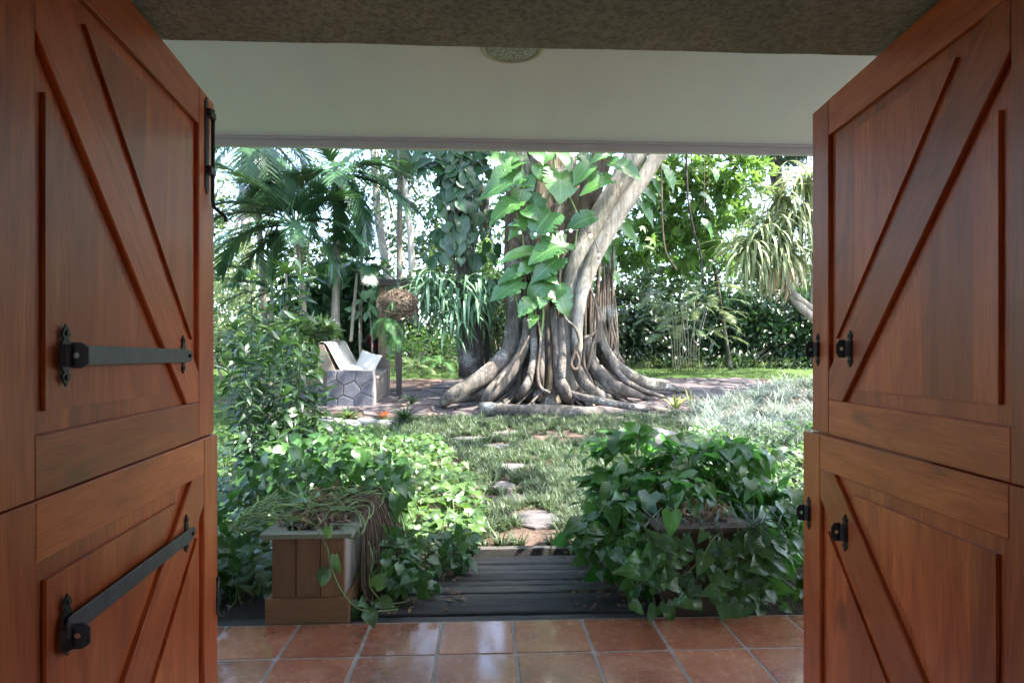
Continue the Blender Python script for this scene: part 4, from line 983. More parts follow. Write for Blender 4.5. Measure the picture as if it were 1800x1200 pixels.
# low mossy log-like root lying across the front
b = MB(); add_tube(b, px3([(846, 714, 10.25), (862, 719, 10.1), (915, 722, 10.0), (960, 722, 10.05), (1010, 725, 9.98), (1060, 725, 10.05), (1115, 730, 10.2)]), [.07, .12, .105, .12, .095, .085, .03], 16, 7, wob=.17, seed=21); b.build('root', M['root'], tree, smooth=True)
for s in range(9):   # smaller surface roots
    px = rnd.uniform(800, 1150); c = ground(px, rnd.uniform(722, 740)); d = rnd.choice((-1, 1)); P = [c, c + Vector((d * .4, -.08, 0)), c + Vector((d * .8, rnd.uniform(-.3, .1), 0)), c + Vector((d * 1.3, rnd.uniform(-.4, .1), -.03))]
    P = [Vector((p.x, p.y, gz(0, p.y) + .02 - .02 * i)) for i, p in enumerate(P)]; one_tube('root', M['root'], tree, P, [.05, .045, .03, .02], 8, 4, wob=.12, seed=s)
for s in range(26):   # aerial roots fused down the front
    px = 912 + s * 5.3 + rnd.uniform(-4, 4); Y0 = 11.32 + .004 * abs(px - 975) + rnd.uniform(-.12, .08); tp = rnd.uniform(420, 560)
    P = [at(px + rnd.uniform(-10, 10), tp, Y0 + .15), at(px + rnd.uniform(-6, 6), (tp + 690) / 2, Y0), at(px + rnd.uniform(-8, 8), 660, Y0 - .1), at(px + (px - 975) * .12, 706, Y0 - .22)]
    r = rnd.choice((.016, .03, .045, .055)); one_tube('aerial_root', M['ficus'], tree, P, [r * .8, r, r, r * 1.3], 8, 5, wob=.10, seed=s)
for s in range(12):
    px = 1052 + rnd.uniform(0, 30); P = [at(px, rnd.uniform(430, 500), 12.1), at(px + rnd.uniform(-6, 6), 540, 12.05), at(px + rnd.uniform(-5, 12), 600, 12.0), at(px + rnd.uniform(-5, 18), 640, 11.9)]; one_tube('aerial_root', M['ficus'], tree, P, [.02, .03, .03, .04], 6, 4, wob=.1, seed=s + 40)
for P in ([(988, 545, 11.0), (996, 562, 10.9), (1010, 575, 10.85), (1018, 600, 10.85), (1010, 620, 10.85), (1004, 640, 10.85), (1012, 650, 10.8), (1018, 636, 10.85), (1012, 618, 10.95)],
          [(1052, 500, 11.3), (1050, 545, 11.2), (1048, 580, 11.1), (1030, 600, 11.0), (1026, 640, 11.0), (1040, 672, 10.9), (1045, 700, 10.8)],
          [(945, 560, 11.0), (950, 600, 10.9), (945, 650, 10.8), (950, 680, 10.7), (966, 690, 10.6)],
          [(1035, 500, 11.3), (1046, 530, 11.2), (1052, 570, 11.1), (1040, 610, 11.1), (1032, 650, 11.1)],
          [(930, 590, 10.9), (912, 625, 10.75), (890, 650, 10.6), (870, 680, 10.4)]):
    one_tube('liana', M['ficus'], tree, px3(P), [.018, .024, .03, .026], 7, 5, wob=.08)
# upper limbs out of the picture that carry the crown
for (P, r) in (([(.3, 12, 6.5), (-1.5, 11, 8.2), (-4.5, 9.5, 9.4), (-7, 8, 10)], [.3, .2, .12, .05]), ([(3.4, 11.6, 6.6), (5, 11, 8.4), (7.5, 10, 9.6)], [.28, .18, .06]), ([(.8, 12, 7.5), (.6, 9.5, 9.2), (.2, 6.5, 10)], [.25, .17, .06]), ([(.6, 12.2, 8), (1, 14.5, 9.4), (1.2, 17, 10)], [.25, .15, .05]), ([(3.2, 11.5, 6.4), (3.6, 9, 8.6), (4.4, 6.2, 9.8)], [.22, .14, .05])):
    one_tube('limb', M['ficus'], tree, P, r, 10, 5, wob=.08)
# crown with gaps where the photograph shows sun pools
S = np.array(SUN)
pools = []
for (p, r) in ((ground(955, 908), .27), (ground(925, 880), .13), (ground(760, 850), .42), (ground(800, 905), .30), (ground(690, 820), .45), (ground(640, 800), .4), (ground(905, 815), .42), (ground(1010, 835), .38), (ground(1000, 800), .3), (ground(870, 765), .45),
               (ground(1180, 765), .3), (ground(1280, 745), .4), (ground(1340, 720), .35), (ground(1400, 745), .4), (ground(1370, 690), .5), (ground(1400, 830), .4), (at(1200, 790, 4.1), .10), (at(1290, 800, 4.0), .10), (at(1080, 850, 3.8), .09), (at(1350, 870, 4.0), .12), (at(1240, 850, 3.7), .08), (ground(1250, 790), .4), (ground(720, 760), .5), (ground(600, 750), .4), (ground(400, 700), .7), (ground(400, 655), 1.3),
               (at(940, 700, 10.9), .32), (at(1000, 700, 10.7), .28), (at(1060, 705, 10.7), .2), (at(830, 690, 10.6), .15), (ground(740, 690), .35), (ground(1200, 680), .5), (at(605, 620, 12), .22), (at(615, 648, 11.5), .25), (at(645, 640, 12.2), .2),
               (at(980, 325, 10.9), .33), (at(1050, 320, 10.9), .16), (at(965, 440, 10.8), .26), (at(955, 470, 10.8), .22), (at(990, 520, 10.8), .22), (at(940, 525, 10.8), .14), (at(1025, 390, 10.8), .15), (at(890, 300, 10.9), .15), (at(960, 395, 10.8), .14), (at(1140, 330, 11.2), .45), (at(1110, 390, 11.2), .25), (at(1010, 265, 10.9), .2),
               (at(800, 560, 12), .35), (at(1180, 300, 14), 1.3), (at(1240, 380, 14), 1.3), (at(1370, 380, 12), 1.0), (at(1300, 450, 12), .7), (ground(750, 655), .8), (at(1210, 540, 16.6), .9), (at(600, 300, 12), .5), (ground(1000, 860), .25), (ground(880, 900), .2), (ground(950, 790), .35), (ground(1060, 800), .3),  (at(1120, 760, 4.05), .15), (at(1310, 830, 4.0), .22), (at(1210, 810, 4.3), .2), (at(560, 830, 5), .15)):
    pools.append((np.array(p), r))
PP = np.array([p for p, r in pools]); PR = np.array([r for p, r in pools])
Ms = []
tries = 0
while len(Ms) < 15000 and tries < 100000:
    tries += 1
    x, y = rnd.uniform(-8, 13), rnd.uniform(3.5, 24); z = 7.6 + rnd.random() * 2.2 + max(0, y - 12) * .22
    if math.sin(x * 1.9 + 2 * math.sin(y)) * math.sin(y * 2.1 - x) > .62: continue
    q = np.array((x, y, z)) - PP; tt = q @ S; dist = np.linalg.norm(q - tt[:, None] * S, axis=1)
    if np.any(dist < PR): continue
    Ms.append(frame((x, y, z), rv(), np.array((0, 0, 1)) + rv(.45), rnd.uniform(.22, .42)))
b = MB()
for k in range(2): b.tmpl(ovalT[k], Ms[k::2], npr.uniform(0, 1, len(Ms[k::2])))
b.build('crown', M['midfol'], tree, kind='stuff')

# ------------------------------------------------------------------ giant-leaved vine climbing the fig
vine = thing('giant_leaf_vine', 'climbing vine with huge split green leaves on the fig trunk', 'vine', tuple(at(960, 560, 11.1)))
ZL = [(750, 165, 530, 255, 90), (730, 270, 490, 350, 135), (770, 265, 700, 470, 120), (720, 430, 540, 520, 125), (985, 235, 1010, 390, 215), (1190, 190, 1090, 280, 110), (1000, 110, 1060, 190, 90), (1090, 95, 1180, 190, 110), (1340, 110, 1200, 140, 70), (1330, 175, 1520, 235, 110), (1325, 290, 1150, 335, 95), (860, 190, 880, 280, 110), (930, 500, 820, 620, 200), (800, 540, 655, 640, 95), (1210, 530, 1045, 585, 105), (900, 650, 1000, 680, 90), (1030, 700, 815, 775, 165), (815, 765, 620, 785, 80), (830, 825, 725, 885, 90), (990, 800, 830, 915, 130), (745, 880, 600, 935, 85), (730, 955, 550, 1040, 130), (880, 915, 965, 940, 80), (900, 950, 785, 1080, 120), (880, 1040, 870, 1110, 70), (965, 995, 1050, 1155, 140), (805, 1085, 730, 1160, 95), (1000, 1000, 905, 1065, 95), (825, 1180, 800, 1230, 60), (760, 480, 830, 520, 90), (700, 330, 790, 300, 90), (870, 400, 800, 450, 110), (640, 600, 700, 560, 70), (1120, 110, 1200, 170, 80), (540, 130, 690, 190, 90), (700, 120, 620, 170, 90), (820, 95, 880, 150, 90), (960, 90, 900, 140, 80), (1250, 240, 1180, 290, 60)]
Ms = []; nodes = []
for i, (x0, y0, x1, y1, w) in enumerate(ZL):
    Yb = 11.05 - .15 * rnd.random(); p0 = at(720 + x0 / 3.75, 240 + y0 / 3.75, Yb); p1 = at(720 + x1 / 3.75, 240 + y1 / 3.75, Yb - rnd.uniform(.05, .3)); d = p1 - p0
    L = d.length * 1.08; m = frame(p0, d, (rnd.uniform(-.3, .3), -1.0, .55), L, (w / 3.75 * Yb / FPX) / (L * .94) * 1.25); Ms.append(m); nodes.append(p0)
ZR = [(340, 270, 430, 355, 75), (240, 420, 400, 560, 100), (130, 590, 290, 690, 100), (110, 620, 178, 672, 60), (50, 740, 130, 870, 120), (80, 885, 162, 960, 80), (0, 860, 70, 905, 70), (420, 200, 530, 330, 110), (300, 350, 400, 420, 90), (690, 560, 780, 660, 70), (680, 380, 760, 420, 70), (760, 220, 800, 280, 70), (740, 820, 795, 860, 30)]
for (x0, y0, x1, y1, w) in ZR:
    Yb = 12.2; p0 = at(1050 + x0 / 3.75, 240 + y0 / 3.75, Yb); p1 = at(1050 + x1 / 3.75, 240 + y1 / 3.75, Yb - .1); d = p1 - p0; L = d.length * 1.05; Ms.append(frame(p0, d, (.4, -.8, .7), L, (w / 3.75 * Yb / FPX) / (L * .84)))
put_leaves(vine, 'leaf', giantT, M['monstera'], Ms, 80, minpx=4)
for (P, r) in (([(950, 600, 11.0), (955, 540, 11.05), (940, 500, 11.1), (965, 440, 11.1), (950, 380, 11.1), (975, 320, 11.1), (970, 250, 11.15)], [.02, .022, .02]), ([(915, 560, 11.1), (905, 500, 11.1), (920, 430, 11.1), (905, 350, 11.1), (925, 270, 11.1)], [.015, .016]), ([(1010, 440, 11.0), (1015, 380, 11.0), (1000, 330, 11.1), (1040, 270, 11.0)], [.015, .014])):
    one_tube('stem', M['vine'], vine, px3(P), r, 7, 5)
for p in nodes:
    tx = p.x + (at(955, 400, 11.1).x - p.x) * .35; one_tube('petiole', M['vine'], vine, [p, p + Vector(((tx - p.x) * .5, .08, .08)), Vector((tx, 11.2, p.z - .15))], [.008, .009, .01], 5, 4)

# ------------------------------------------------------------------ string lights
sl = thing('string_lights', 'string of small clear globe bulbs hung across the fig trunk', 'string lights', tuple(at(960, 407, 10.6)))
PTS = [(690, 300, 11.2), (788, 362, 10.9), (850, 380, 10.8), (914, 405, 10.6), (941, 408, 10.55), (965, 409, 10.55), (987, 407, 10.55), (1002, 404, 10.6), (1038, 411, 10.75), (1052, 446, 10.9), (1052, 458, 11.0), (1075, 470, 11.2)]
one_tube('cable', M['iron'], sl, px3(PTS), [.005] * 4, 5, 4)
for (px, py, Y_, on) in ((788, 366, 10.9, 0), (914, 409, 10.6, 0), (941, 412, 10.55, 0), (963, 412, 10.55, 0), (987, 409, 10.55, 0), (1003, 406, 10.6, 0), (1038, 414, 10.75, 1), (1052, 448, 10.9, 0), (1052, 460, 11.0, 0)):
    c = at(px, py, Y_); b = MB(); b.add(*[q for q in ring(c.x, c.y, [(.001, c.z - .034), (.018, c.z - .028), (.029, c.z - .010), (.029, c.z + .008), (.018, c.z + .022), (.010, c.z + .03), (.001, c.z + .031)], 14)]); o = b.build('bulb', M['bulb_on' if on else 'bulb'], sl, smooth=True)
    if on: o['label'] = 'lit orange bulb'
    b = MB(); b.add(*ring(c.x, c.y, [(.012, c.z + .028), (.012, c.z + .06), (.001, c.z + .061)], 10)); s = b.build('socket', M['iron'], sl); s.parent = o

# ------------------------------------------------------------------ dark column trunk with climbers, pergola, basket, ferns
def tree_simple(name, label, pts, r, mat, cat='tree', seed=0, group=None):
    P = px3(pts); rt = thing(name, label, cat, tuple(P[0]), group); b = MB(); add_tube(b, P, r, 12, 5, wob=.10, seed=seed); b.build('trunk', M[mat], rt, smooth=True); return rt
rt = tree_simple('climber_covered_tree', 'dark straight trunk wrapped in climbing leaves left of the fig', [(828, 662, 12.4), (826, 560, 12.4), (820, 470, 12.4), (812, 380, 12.4), (806, 300, 12.4), (803, 200, 12.4), (800, 60, 12.4)], [.26, .22, .2, .2, .2, .2, .18], 'darkbark', seed=4)
Ms = []
for _ in range(170):
    py = rnd.uniform(210, 455); c = 808 + (rnd.gauss(0, 24)); p = at(c, py, 12.15 + rnd.uniform(-.25, .2)); s = rnd.uniform(.20, .36); Ms.append(frame(p, (rnd.gauss(0, .5), -.25, -1), ((c - 808) * .02, -1, .5), s))
for _ in range(14): p = at(rnd.uniform(740, 860), rnd.uniform(258, 300), 12); Ms.append(frame(p, (rnd.choice((-1, 1)) * rnd.uniform(.5, 1), -.2, -.4), (0, -.6, .8), .4))
put_leaves(rt, 'leaf', pothosT, M['philo'], Ms, 200, minpx=7)
for s in range(7):
    px = 790 + rnd.uniform(0, 40); one_tube('hanging_root', M['darkbark'], rt, [at(px, 220, 12.1), at(px + rnd.uniform(-8, 8), 330, 12.05), at(px + rnd.uniform(-8, 8), 430, 12.05), at(px + 6, 500, 12.1)], [.012, .014, .012], 5, 4)
pg = thing('pergola', 'old dark timber pergola beam on posts behind the stone bench', 'pergola', (XA(760, 12.7), 12.7, .6))
def beam(name, x0, x1, y, z0, z1, d, mat):
    b = MB(); V, F = box(x0, x1, y - d / 2, y + d / 2, z0, z1); b.add(V, F, rnd.random(), np.array(V) if x1 - x0 > z1 - z0 else np.array(V)[:, [2, 0, 1]]); b.build(name, M[mat], pg)
beam('beam', XA(633, 12.7), XA(903, 12.7), 12.7, at(0, 499, 12.7).z, at(0, 487, 12.7).z, .12, 'darkpost'); beam('beam', XA(735, 13.2), XA(905, 13.2), 13.2, at(0, 513, 13.2).z, at(0, 503, 13.2).z, .12, 'darkpost')
beam('post', XA(666, 12.9), XA(678, 12.9), 12.9, .55, at(0, 500, 12.9).z, .13, 'post'); beam('post', XA(697, 12.3), XA(706, 12.3), 12.3, .5, at(0, 560, 12.3).z, .11, 'darkpost')
beam('post', XA(852, 12.9), XA(861, 12.9), 12.9, .55, at(0, 500, 12.9).z, .1, 'darkpost')
# twig ball basket
bc = at(700, 535, 11.6); bk = thing('hanging_basket', 'ball of tangled brown twigs hanging on a chain beside the pergola', 'hanging basket', tuple(bc))
b = MB()
for s in range(330):
    e = rv(); e /= np.linalg.norm(e); t = np.cross(e, rv()); t /= np.linalg.norm(t); R0 = .34 * rnd.uniform(.6, 1.05); a = rnd.uniform(.4, 1.1)
    P = [np.array(bc) + (e * math.cos(q) + t * math.sin(q)) * R0 * np.array((1.15, 1.1, .85)) for q in (-a, 0, a)]; add_tube(b, P, [.004, .007, .004], 4, 3, tint=rnd.random())
b.build('twigs', M['twig'], bk, kind='stuff')
b = MB(); top = at(699, 180, 11.6); L = top.z - bc.z - .25; n = int(L / .045)
for q in range(n):
    z = bc.z + .25 + q * .045; h = .012; sx, sy = ((h, .003) if q % 2 else (.003, h)); P = [(bc.x - sx, bc.y - sy, z), (bc.x - sx, bc.y - sy, z + .05), (bc.x + sx, bc.y + sy, z + .05), (bc.x + sx, bc.y + sy, z), (bc.x - sx, bc.y - sy, z)]; add_tube(b, P, [.0035] * 5, 4, 1, cap=False)
b.build('chain', M['steelbar'], bk)
fernT = [frond_t(18, .17, 1.0 + .4 * s, .022, .1, s, 1) for s in range(2)]
def fern(label, c, n, L, mat='fern', up=.6, name='fern', group=None, cat='fern', hang=False):
    rt = thing(name, label, cat, tuple(c), group); Ms = []
    for q in range(n):
        az = 6.283 * q / n + rnd.uniform(-.3, .3); Ms.append(frame(np.array(c), (math.cos(az), math.sin(az), rnd.uniform(.2, 1.0) * up if not hang else rnd.uniform(-.9, .1)), (0, 0, 1), L * rnd.uniform(.7, 1.15)))
    put_leaves(rt, 'frond', fernT, M[mat], Ms, 60, minpx=3); return rt
fern('light green fern spilling from beneath the twig ball', at(682, 558, 11.5), 22, .55, hang=True)
fern('small fern rooted in the side of the twig ball', at(690, 530, 11.2), 5, .28, hang=True)
fern('drooping light fern below the right edge of the twig ball', at(700, 588, 11.6), 14, .42, hang=True)
fern('upright sword fern behind the right buttress roots', ground(1108, 668) + Vector((0, .6, .1)), 12, .75, up=1.6)
fern('sword fern on the ground behind the pergola post', at(775, 640, 16), 14, 1.0, 'fern', 1.0)
fern('sword fern beside the pale stump behind the pergola', at(725, 642, 17), 14, 1.0, 'palefol', 1.0)
# strap fern curtain
rt = thing('staghorn_fern', 'large hanging mass of silvery strap-leaved fern on the pergola beam', 'fern', tuple(at(800, 510, 12.2)))
stT = [strap_t(.045, 6, a) for a in (.9, 1.4, 1.8)]; Ms = []
for _ in range(430):
    px = rnd.uniform(735, 862); pc_ = 1 - abs(px - 800) / 80; py = rnd.uniform(478, 500 + 95 * pc_); p = at(px, py, 12.3 + rnd.uniform(-.4, .1))
    az = rnd.uniform(0, 6.28); Ms.append(frame(p, (math.cos(az) * .8, math.sin(az) * .5 - .3, rnd.uniform(-.9, .5)), (0, 0, 1), rnd.uniform(.35, .8)))
put_leaves(rt, 'strap', stT, M['blueleaf'], Ms, 260, minpx=14)

# ------------------------------------------------------------------ stone bench with throw and cushions
bn = thing('stone_bench', 'stone-faced garden bench with sloping concrete back under the palms', 'bench', (-2.35, 11.9, .47))
def stonewall(face, x0, x1, z0, z1, y, dy, n, nm='stone'):
    pts = [(x0 + (x1 - x0) * (i + .5 + (.25 if j % 2 else -.25) + rnd.uniform(-.25, .25)) / n[0], z0 + (z1 - z0) * (j + .5 + rnd.uniform(-.3, .3)) / n[1]) for i in range(n[0]) for j in range(n[1])]
    for P in voronoi(pts, (x0, x1, z0, z1)):
        if len(P) < 3: continue
        V, F = prism(poly_inset(P, .008), 0, .022, .009, lambda a, b_, h: (a, y - h, b_)); bb = MB(); bb.add(V, F, rnd.random()); bb.build(nm, M['benchstone'], bn)
fx0, fx1 = XA(574, 11.0), XA(656, 11.0)
b = MB(); b.add(*box(fx0, fx1, 11.0, 11.28, .42, 1.12)); b.build('arm', M['mortar'], bn); stonewall(0, fx0, fx1, .46, 1.12, 11.0, .01, (3, 3))
b = MB(); b.add(*prism([(11.281, .45), (12.72, .5), (12.72, 1.06), (11.281, .90)], fx0 + .1, fx1 - .015, 0, lambda a, c, h: (h, a, c))); b.build('seat', M['concrete'], bn)
b = MB(); b.add(*prism([(11.29, .905), (12.70, 1.065), (12.70, 1.12), (11.29, .965)], fx0 + .2, fx1 + .01, .02, lambda a, c, h: (h, a, c))); b.build('seat_slab', M['concrete'], bn)
b = MB(); b.add(*box(fx0 + .15, fx1, 12.74, 13.0, .5, 1.30)); b.build('arm', M['concrete'], bn)
bk_ = [(-.0, .9), (-.30, 1.56), (-.40, 1.57), (-.22, .5), (.0, .5)]; bx = fx0 + .22
b = MB(); b.add(*prism(bk_, 11.1, 12.9, .02, lambda a, c, h: (bx + a, h, c + (h - 11.1) * .04))); b.build('backrest', M['concrete'], bn)
th = thing('throw_blanket', 'cream striped throw draped over the back of the stone bench', 'blanket', (bx - .2, 12.0, 1.2))
m = N('striped_throw_cloth'); gq = m.n('SeparateXYZ', Vector=m.attr('gr').outputs['Vector']); f = m.math('GREATER_THAN', m.math('SINE', m.math('MULTIPLY', gq.outputs[0], 24.)), .55); m.set(m.mix(f, (.58, .53, .45), (.78, .75, .68)), .9, .1)
V = []; F = []; G = []; nu, nv = 30, 22
for i in range(nu + 1):
    y = 11.12 + 1.62 * i / nu
    for j in range(nv + 1):
        t = j / nv; w = .018 * math.sin(i * .9 + t * 2) * (.3 + t)
        if t < .15: q = (bx - .405, 1.578 + t * .08)
        elif t < .25: q = (bx - .42 + (t - .15) / .1 * .13, 1.595)
        elif t < .8: k = (t - .25) / .55; q = (bx - .285 + k * .30, 1.59 - k * .61)
        else: k = (t - .8) / .2; q = (bx + .03 + k * .24, .985 + .0 * k)
        V.append((q[0] + w + .014, y + .03 * t * math.sin(i * .5), q[1] + (y - 11.1) * (.04 if t < .8 else .10) + .012 + abs(w) * .6)); G.append((y, t, 0))
for i in range(nu):
    for j in range(nv): a = i * (nv + 1) + j; F.append((a, a + 1, a + nv + 2, a + nv + 1))
b = MB(); b.add(V, F, 0, np.array(G)); b.build('cloth', m.m, th, smooth=True)
def cushion(label, c, s, rot, mat):
    rt = thing('cushion', label, 'cushion', tuple(c), 'cushions on the stone bench'); n = 12; V = []; F = []; E = Matrix.Rotation(rot[2], 3, 'Z') @ Matrix.Rotation(rot[1], 3, 'Y') @ Matrix.Rotation(rot[0], 3, 'X')
    for sgn in (1, -1):
        for i in range(n + 1):
            for j in range(n + 1):
                u, v = 2 * i / n - 1, 2 * j / n - 1; h = sgn * .34 * max(0, (1 - u ** 4) * (1 - v ** 4)) ** .55; pinch = 1 - .10 * (1 - abs(u * v)); V.append(tuple(Vector(c) + E @ (Vector((u * pinch, v * pinch, h)) * s)))
    o = (n + 1) ** 2
    for i in range(n):
        for j in range(n): a = i * (n + 1) + j; F += [(a, a + 1, a + n + 2, a + n + 1), (o + a, o + a + n + 1, o + a + n + 2, o + a + 1)]
    b = MB(); b.add(V, F); b.build('cover', M[mat], rt, smooth=True)
cushion('white square cushion propped against the far arm of the stone bench', at(645, 640, 12.3), .25, (R_(70), R_(14), R_(-28)), 'cushion')
cushion('flat pale patterned cushion lying on the stone bench seat', at(620, 648, 11.6), .2, (R_(8), R_(10), R_(20)), 'patterned')

# ------------------------------------------------------------------ palms
palmT = [frond_t(44, .32, a, .021, .22, i, 3, droopl=.35) for i, a in enumerate((.9, 1.3, 1.7))]
def palm(label, trunk, r, crown, fronds, L, shaft=None, mat='palmbark'):
    P = px3(trunk); rt = thing('palm_tree', label, 'palm', tuple(P[0]), 'slender feather palms behind the bench'); b = MB(); add_tube(b, P, r, 12, 5, wob=.03); b.build('trunk', M[mat], rt, smooth=True)
    c = at(*crown)
    if shaft: one_tube('crownshaft', M['crownshaft'], rt, px3(shaft), [.075, .07, .05], 10, 4)
    Ms = []
    for f in fronds:
        dx, dy, dz, s = f; Ms.append(frame(np.array(c), (dx, dy, dz), (0, 0, 1) if abs(dz) < 2 else (1, -.5, .2), L * s))
    put_leaves(rt, 'frond', palmT, M['palm'], Ms, 40, minpx=3); return rt
palm('tallest slender ringed palm with green crownshaft right of centre of its group', [(589, 606, 12.0), (590, 520, 12.0), (591, 440, 12.0), (592, 370, 12.0)], [.095, .075, .07, .07], (592, 305, 12.0),
     [(-1, -.2, .1, 1.1), (1, -.4, .15, 1.1), (-.8, .5, .6, 1), (.9, .3, .7, 1), (.2, -1, .3, 1), (-.3, -.8, 1.2, 1), (.5, .6, 1.3, 1), (-.5, -.6, -.5, .9), (.7, -.5, -.3, 1.0), (1.2, .2, .0, 1.15), (-.2, .2, 1.6, 1), (-1.0, .4, .5, 1.0), (-1, -.5, -.5, 1.1), (.9, -.3, -.6, 1.1), (-.5, -.3, -1.2, .9), (.4, -.4, -1.2, .9), (1, -.2, .5, 1.1)], 1.65, [(592, 372, 12.0), (592, 335, 12.0), (592, 300, 12.0)])
palm('left palm with a thin leaning trunk and broad dark fronds against the light', [(537, 620, 11.6), (534, 540, 11.6), (528, 470, 11.6), (522, 400, 11.6)], [.06, .05, .045, .04], (519, 395, 11.6),
     [(0.05, -.1, 2.3, 1.05), (-1, -.2, .9, 1.15), (-1.1, .2, .35, 1.2), (-1, -.4, -.05, 1.15), (1, -.3, .4, .95), (.8, -.2, -.1, .9), (-.6, -.7, .1, 1.0), (-.7, .5, 1.3, 1.0), (.6, .3, 1.4, .9), (-1, .1, -.35, 1.0), (.3, -.9, .2, .8), (-.35, -.15, 2.0, 1.1), (-.8, -.3, 1.4, 1.15), (-1, -.1, .6, 1.2), (-.9, -.5, -.6, 1.0), (.9, -.4, .9, 1), (.5, -.2, 1.8, .9)], 1.6)
palm('small palm with a thin stem right of the tallest palm', [(617, 600, 11.9), (622, 540, 11.9), (628, 480, 11.9)], [.035, .03, .028], (629, 462, 11.9), [(-1, -.3, .3, .9), (1, -.3, .5, 1.0), (.9, .1, .1, 1.2), (-.3, -.7, .7, .8), (.5, -.8, .0, .8), (-.8, .3, -.1, .8), (.1, .2, 1.5, .9), (1, -.5, -.3, .7)], 1.0)
palm('palm whose crown hangs at the top left above its hidden trunk', [(470, 640, 13), (462, 500, 13), (455, 380, 13), (450, 240, 13)], [.07, .06, .06, .06], (450, 235, 13), [(-1, -.2, -.1, 1), (1, -.3, -.1, 1.1), (.7, -.6, -.5, 1.1), (-.6, -.7, -.4, .9), (.2, -1, -.2, 1), (1, .4, .2, 1), (-.9, .4, .3, 1), (.1, -.5, -.8, .9), (.5, -.5, -.9, 1), (-.5, -.4, -1, 1), (1, -.1, -.4, 1.2)], 1.7)
palm('low palm with arching fronds filling the gap between the leafy stalks and the left palm', [(470, 650, 12.4), (474, 590, 12.4), (478, 520, 12.4)], [.05, .045, .04], (478, 510, 12.4), [(-1, -.2, .6, 1), (-1, -.3, .1, 1.1), (-.7, -.3, 1.4, 1), (.2, -.4, 1.8, 1), (.9, -.3, .8, 1), (1, -.2, .2, 1), (-.3, -.9, .4, .9), (-.9, -.2, -.3, 1)], 1.35)
palm('palm whose fronds droop from above at the top between the two trunks', [(700, 640, 15), (702, 450, 15), (704, 200, 15)], [.08, .07, .07], (704, 195, 15), [(-.9, -.4, -.4, 1), (.7, -.5, -.5, 1), (.2, -1, -.5, 1), (-1, .2, 0, 1), (.9, .3, .1, 1), (-.3, -.5, -.9, .8)], 1.9)
# spiky rosettes
def rosette(name, label, c, n, L, w, mat, up=(.1, 1.2), arch=.8, cat='plant', stem=None, group=None, temps=None):
    rt = thing(name, label, cat, tuple(c), group); T = temps or [strap_t(w, 5, arch), strap_t(w, 5, arch * 1.4)]; Ms = []
    for q in range(n):
        az = q * 2.4; Ms.append(frame(np.array(c) + rv(.01), (math.cos(az), math.sin(az), rnd.uniform(*up)), (0, 0, 1), L * rnd.uniform(.7, 1.1)))
    put_leaves(rt, 'leaf', T, M[mat], Ms, 120, minpx=5)
    if stem: one_tube('stem', M['palmbark'], rt, [stem, (Vector(stem) + Vector(c)) / 2, c], [.03, .025, .02], 7, 3)
    return rt
rosette('dracaena', 'lime green spiky rosette plant left of the palm trunks', at(503, 480, 11.0), 40, .42, .05, 'yucca', (.0, 1.8), .6, stem=ground(507, 690))
rosette('dracaena', 'tall upright strap-leaved plant with pale leaves right of the tallest palm', at(636, 400, 13.0), 30, .75, .05, 'fern', (.6, 2.6), .5, stem=at(634, 620, 13))
rosette('dracaena', 'drooping dark old leaves rosette below the lime green one', at(503, 508, 11.0), 30, .38, .06, 'stalkleaf', (-1.2, .1), .9)
for (px, py, Y_) in ((650, 590, 12.6), (657, 615, 12.6), (662, 632, 12.6)): pass
rt = thing('cordyline', 'wine red leafy plant just behind the white cushion', 'plant', tuple(ground(657, 664)))
Ms = []; c0 = at(657, 650, 12.95); c1 = at(653, 592, 12.95)
for q in range(60): t = rnd.random(); p = c0.lerp(c1, t); az = q * 2.4; Ms.append(frame(p, (math.cos(az), math.sin(az), rnd.uniform(.3, 1.6)), (0, 0, 1), rnd.uniform(.2, .34), 1.1))
put_leaves(rt, 'leaf', lanceT, M['red'], Ms, 60, minpx=5); one_tube('stem', M['stem'], rt, [ground(657, 668), c1], [.02, .012], 6, 2)
rosette('bromeliad', 'pale green bromeliad with orange centre in front of the stone bench', ground(612, 738) + Vector((0, 0, .04)), 22, .30, .09, 'brom', (.2, 1.5), .5); rosette('bromeliad', 'orange bracts inside the pale bromeliad before the bench', ground(614, 738) + Vector((0, -.03, .06)), 10, .10, .12, 'orange', (.5, 2), .3)
rosette('bromeliad', 'small orange-centred bromeliad right of the pale one by the edging stones', ground(672, 740) + Vector((0, 0, .04)), 20, .20, .09, 'orange', (.2, 1.3), .5)
rosette('dracaena', 'dark spiky plant at the edge of the paving near the fig roots', ground(712, 748) + Vector((0, 0, .08)), 60, .34, .05, 'stalkleaf', (.0, 2.0), .7); rosette('dracaena', 'second dark spiky shoot rising behind the first beside the fig roots', ground(722, 735) + Vector((0, .1, .22)), 30, .28, .05, 'stalkleaf', (.2, 2.2), .6)
rosette('snake_plant', 'yellow-edged snake plant at the right end of the roots', ground(1187, 720) + Vector((0, 0, 0)), 9, .34, .10, 'sans', (1.2, 3.2), .35); rosette('snake_plant', 'single upright yellow-edged blade beside the snake plant', ground(1213, 722), 3, .42, .06, 'sans', (3, 6), .1)
rosette('small_seedling', 'little strap-leaved tuft on the lawn edge beyond the paving', at(740, 662, 14), 20, .3, .05, 'midfol', (.3, 1.6), .6)
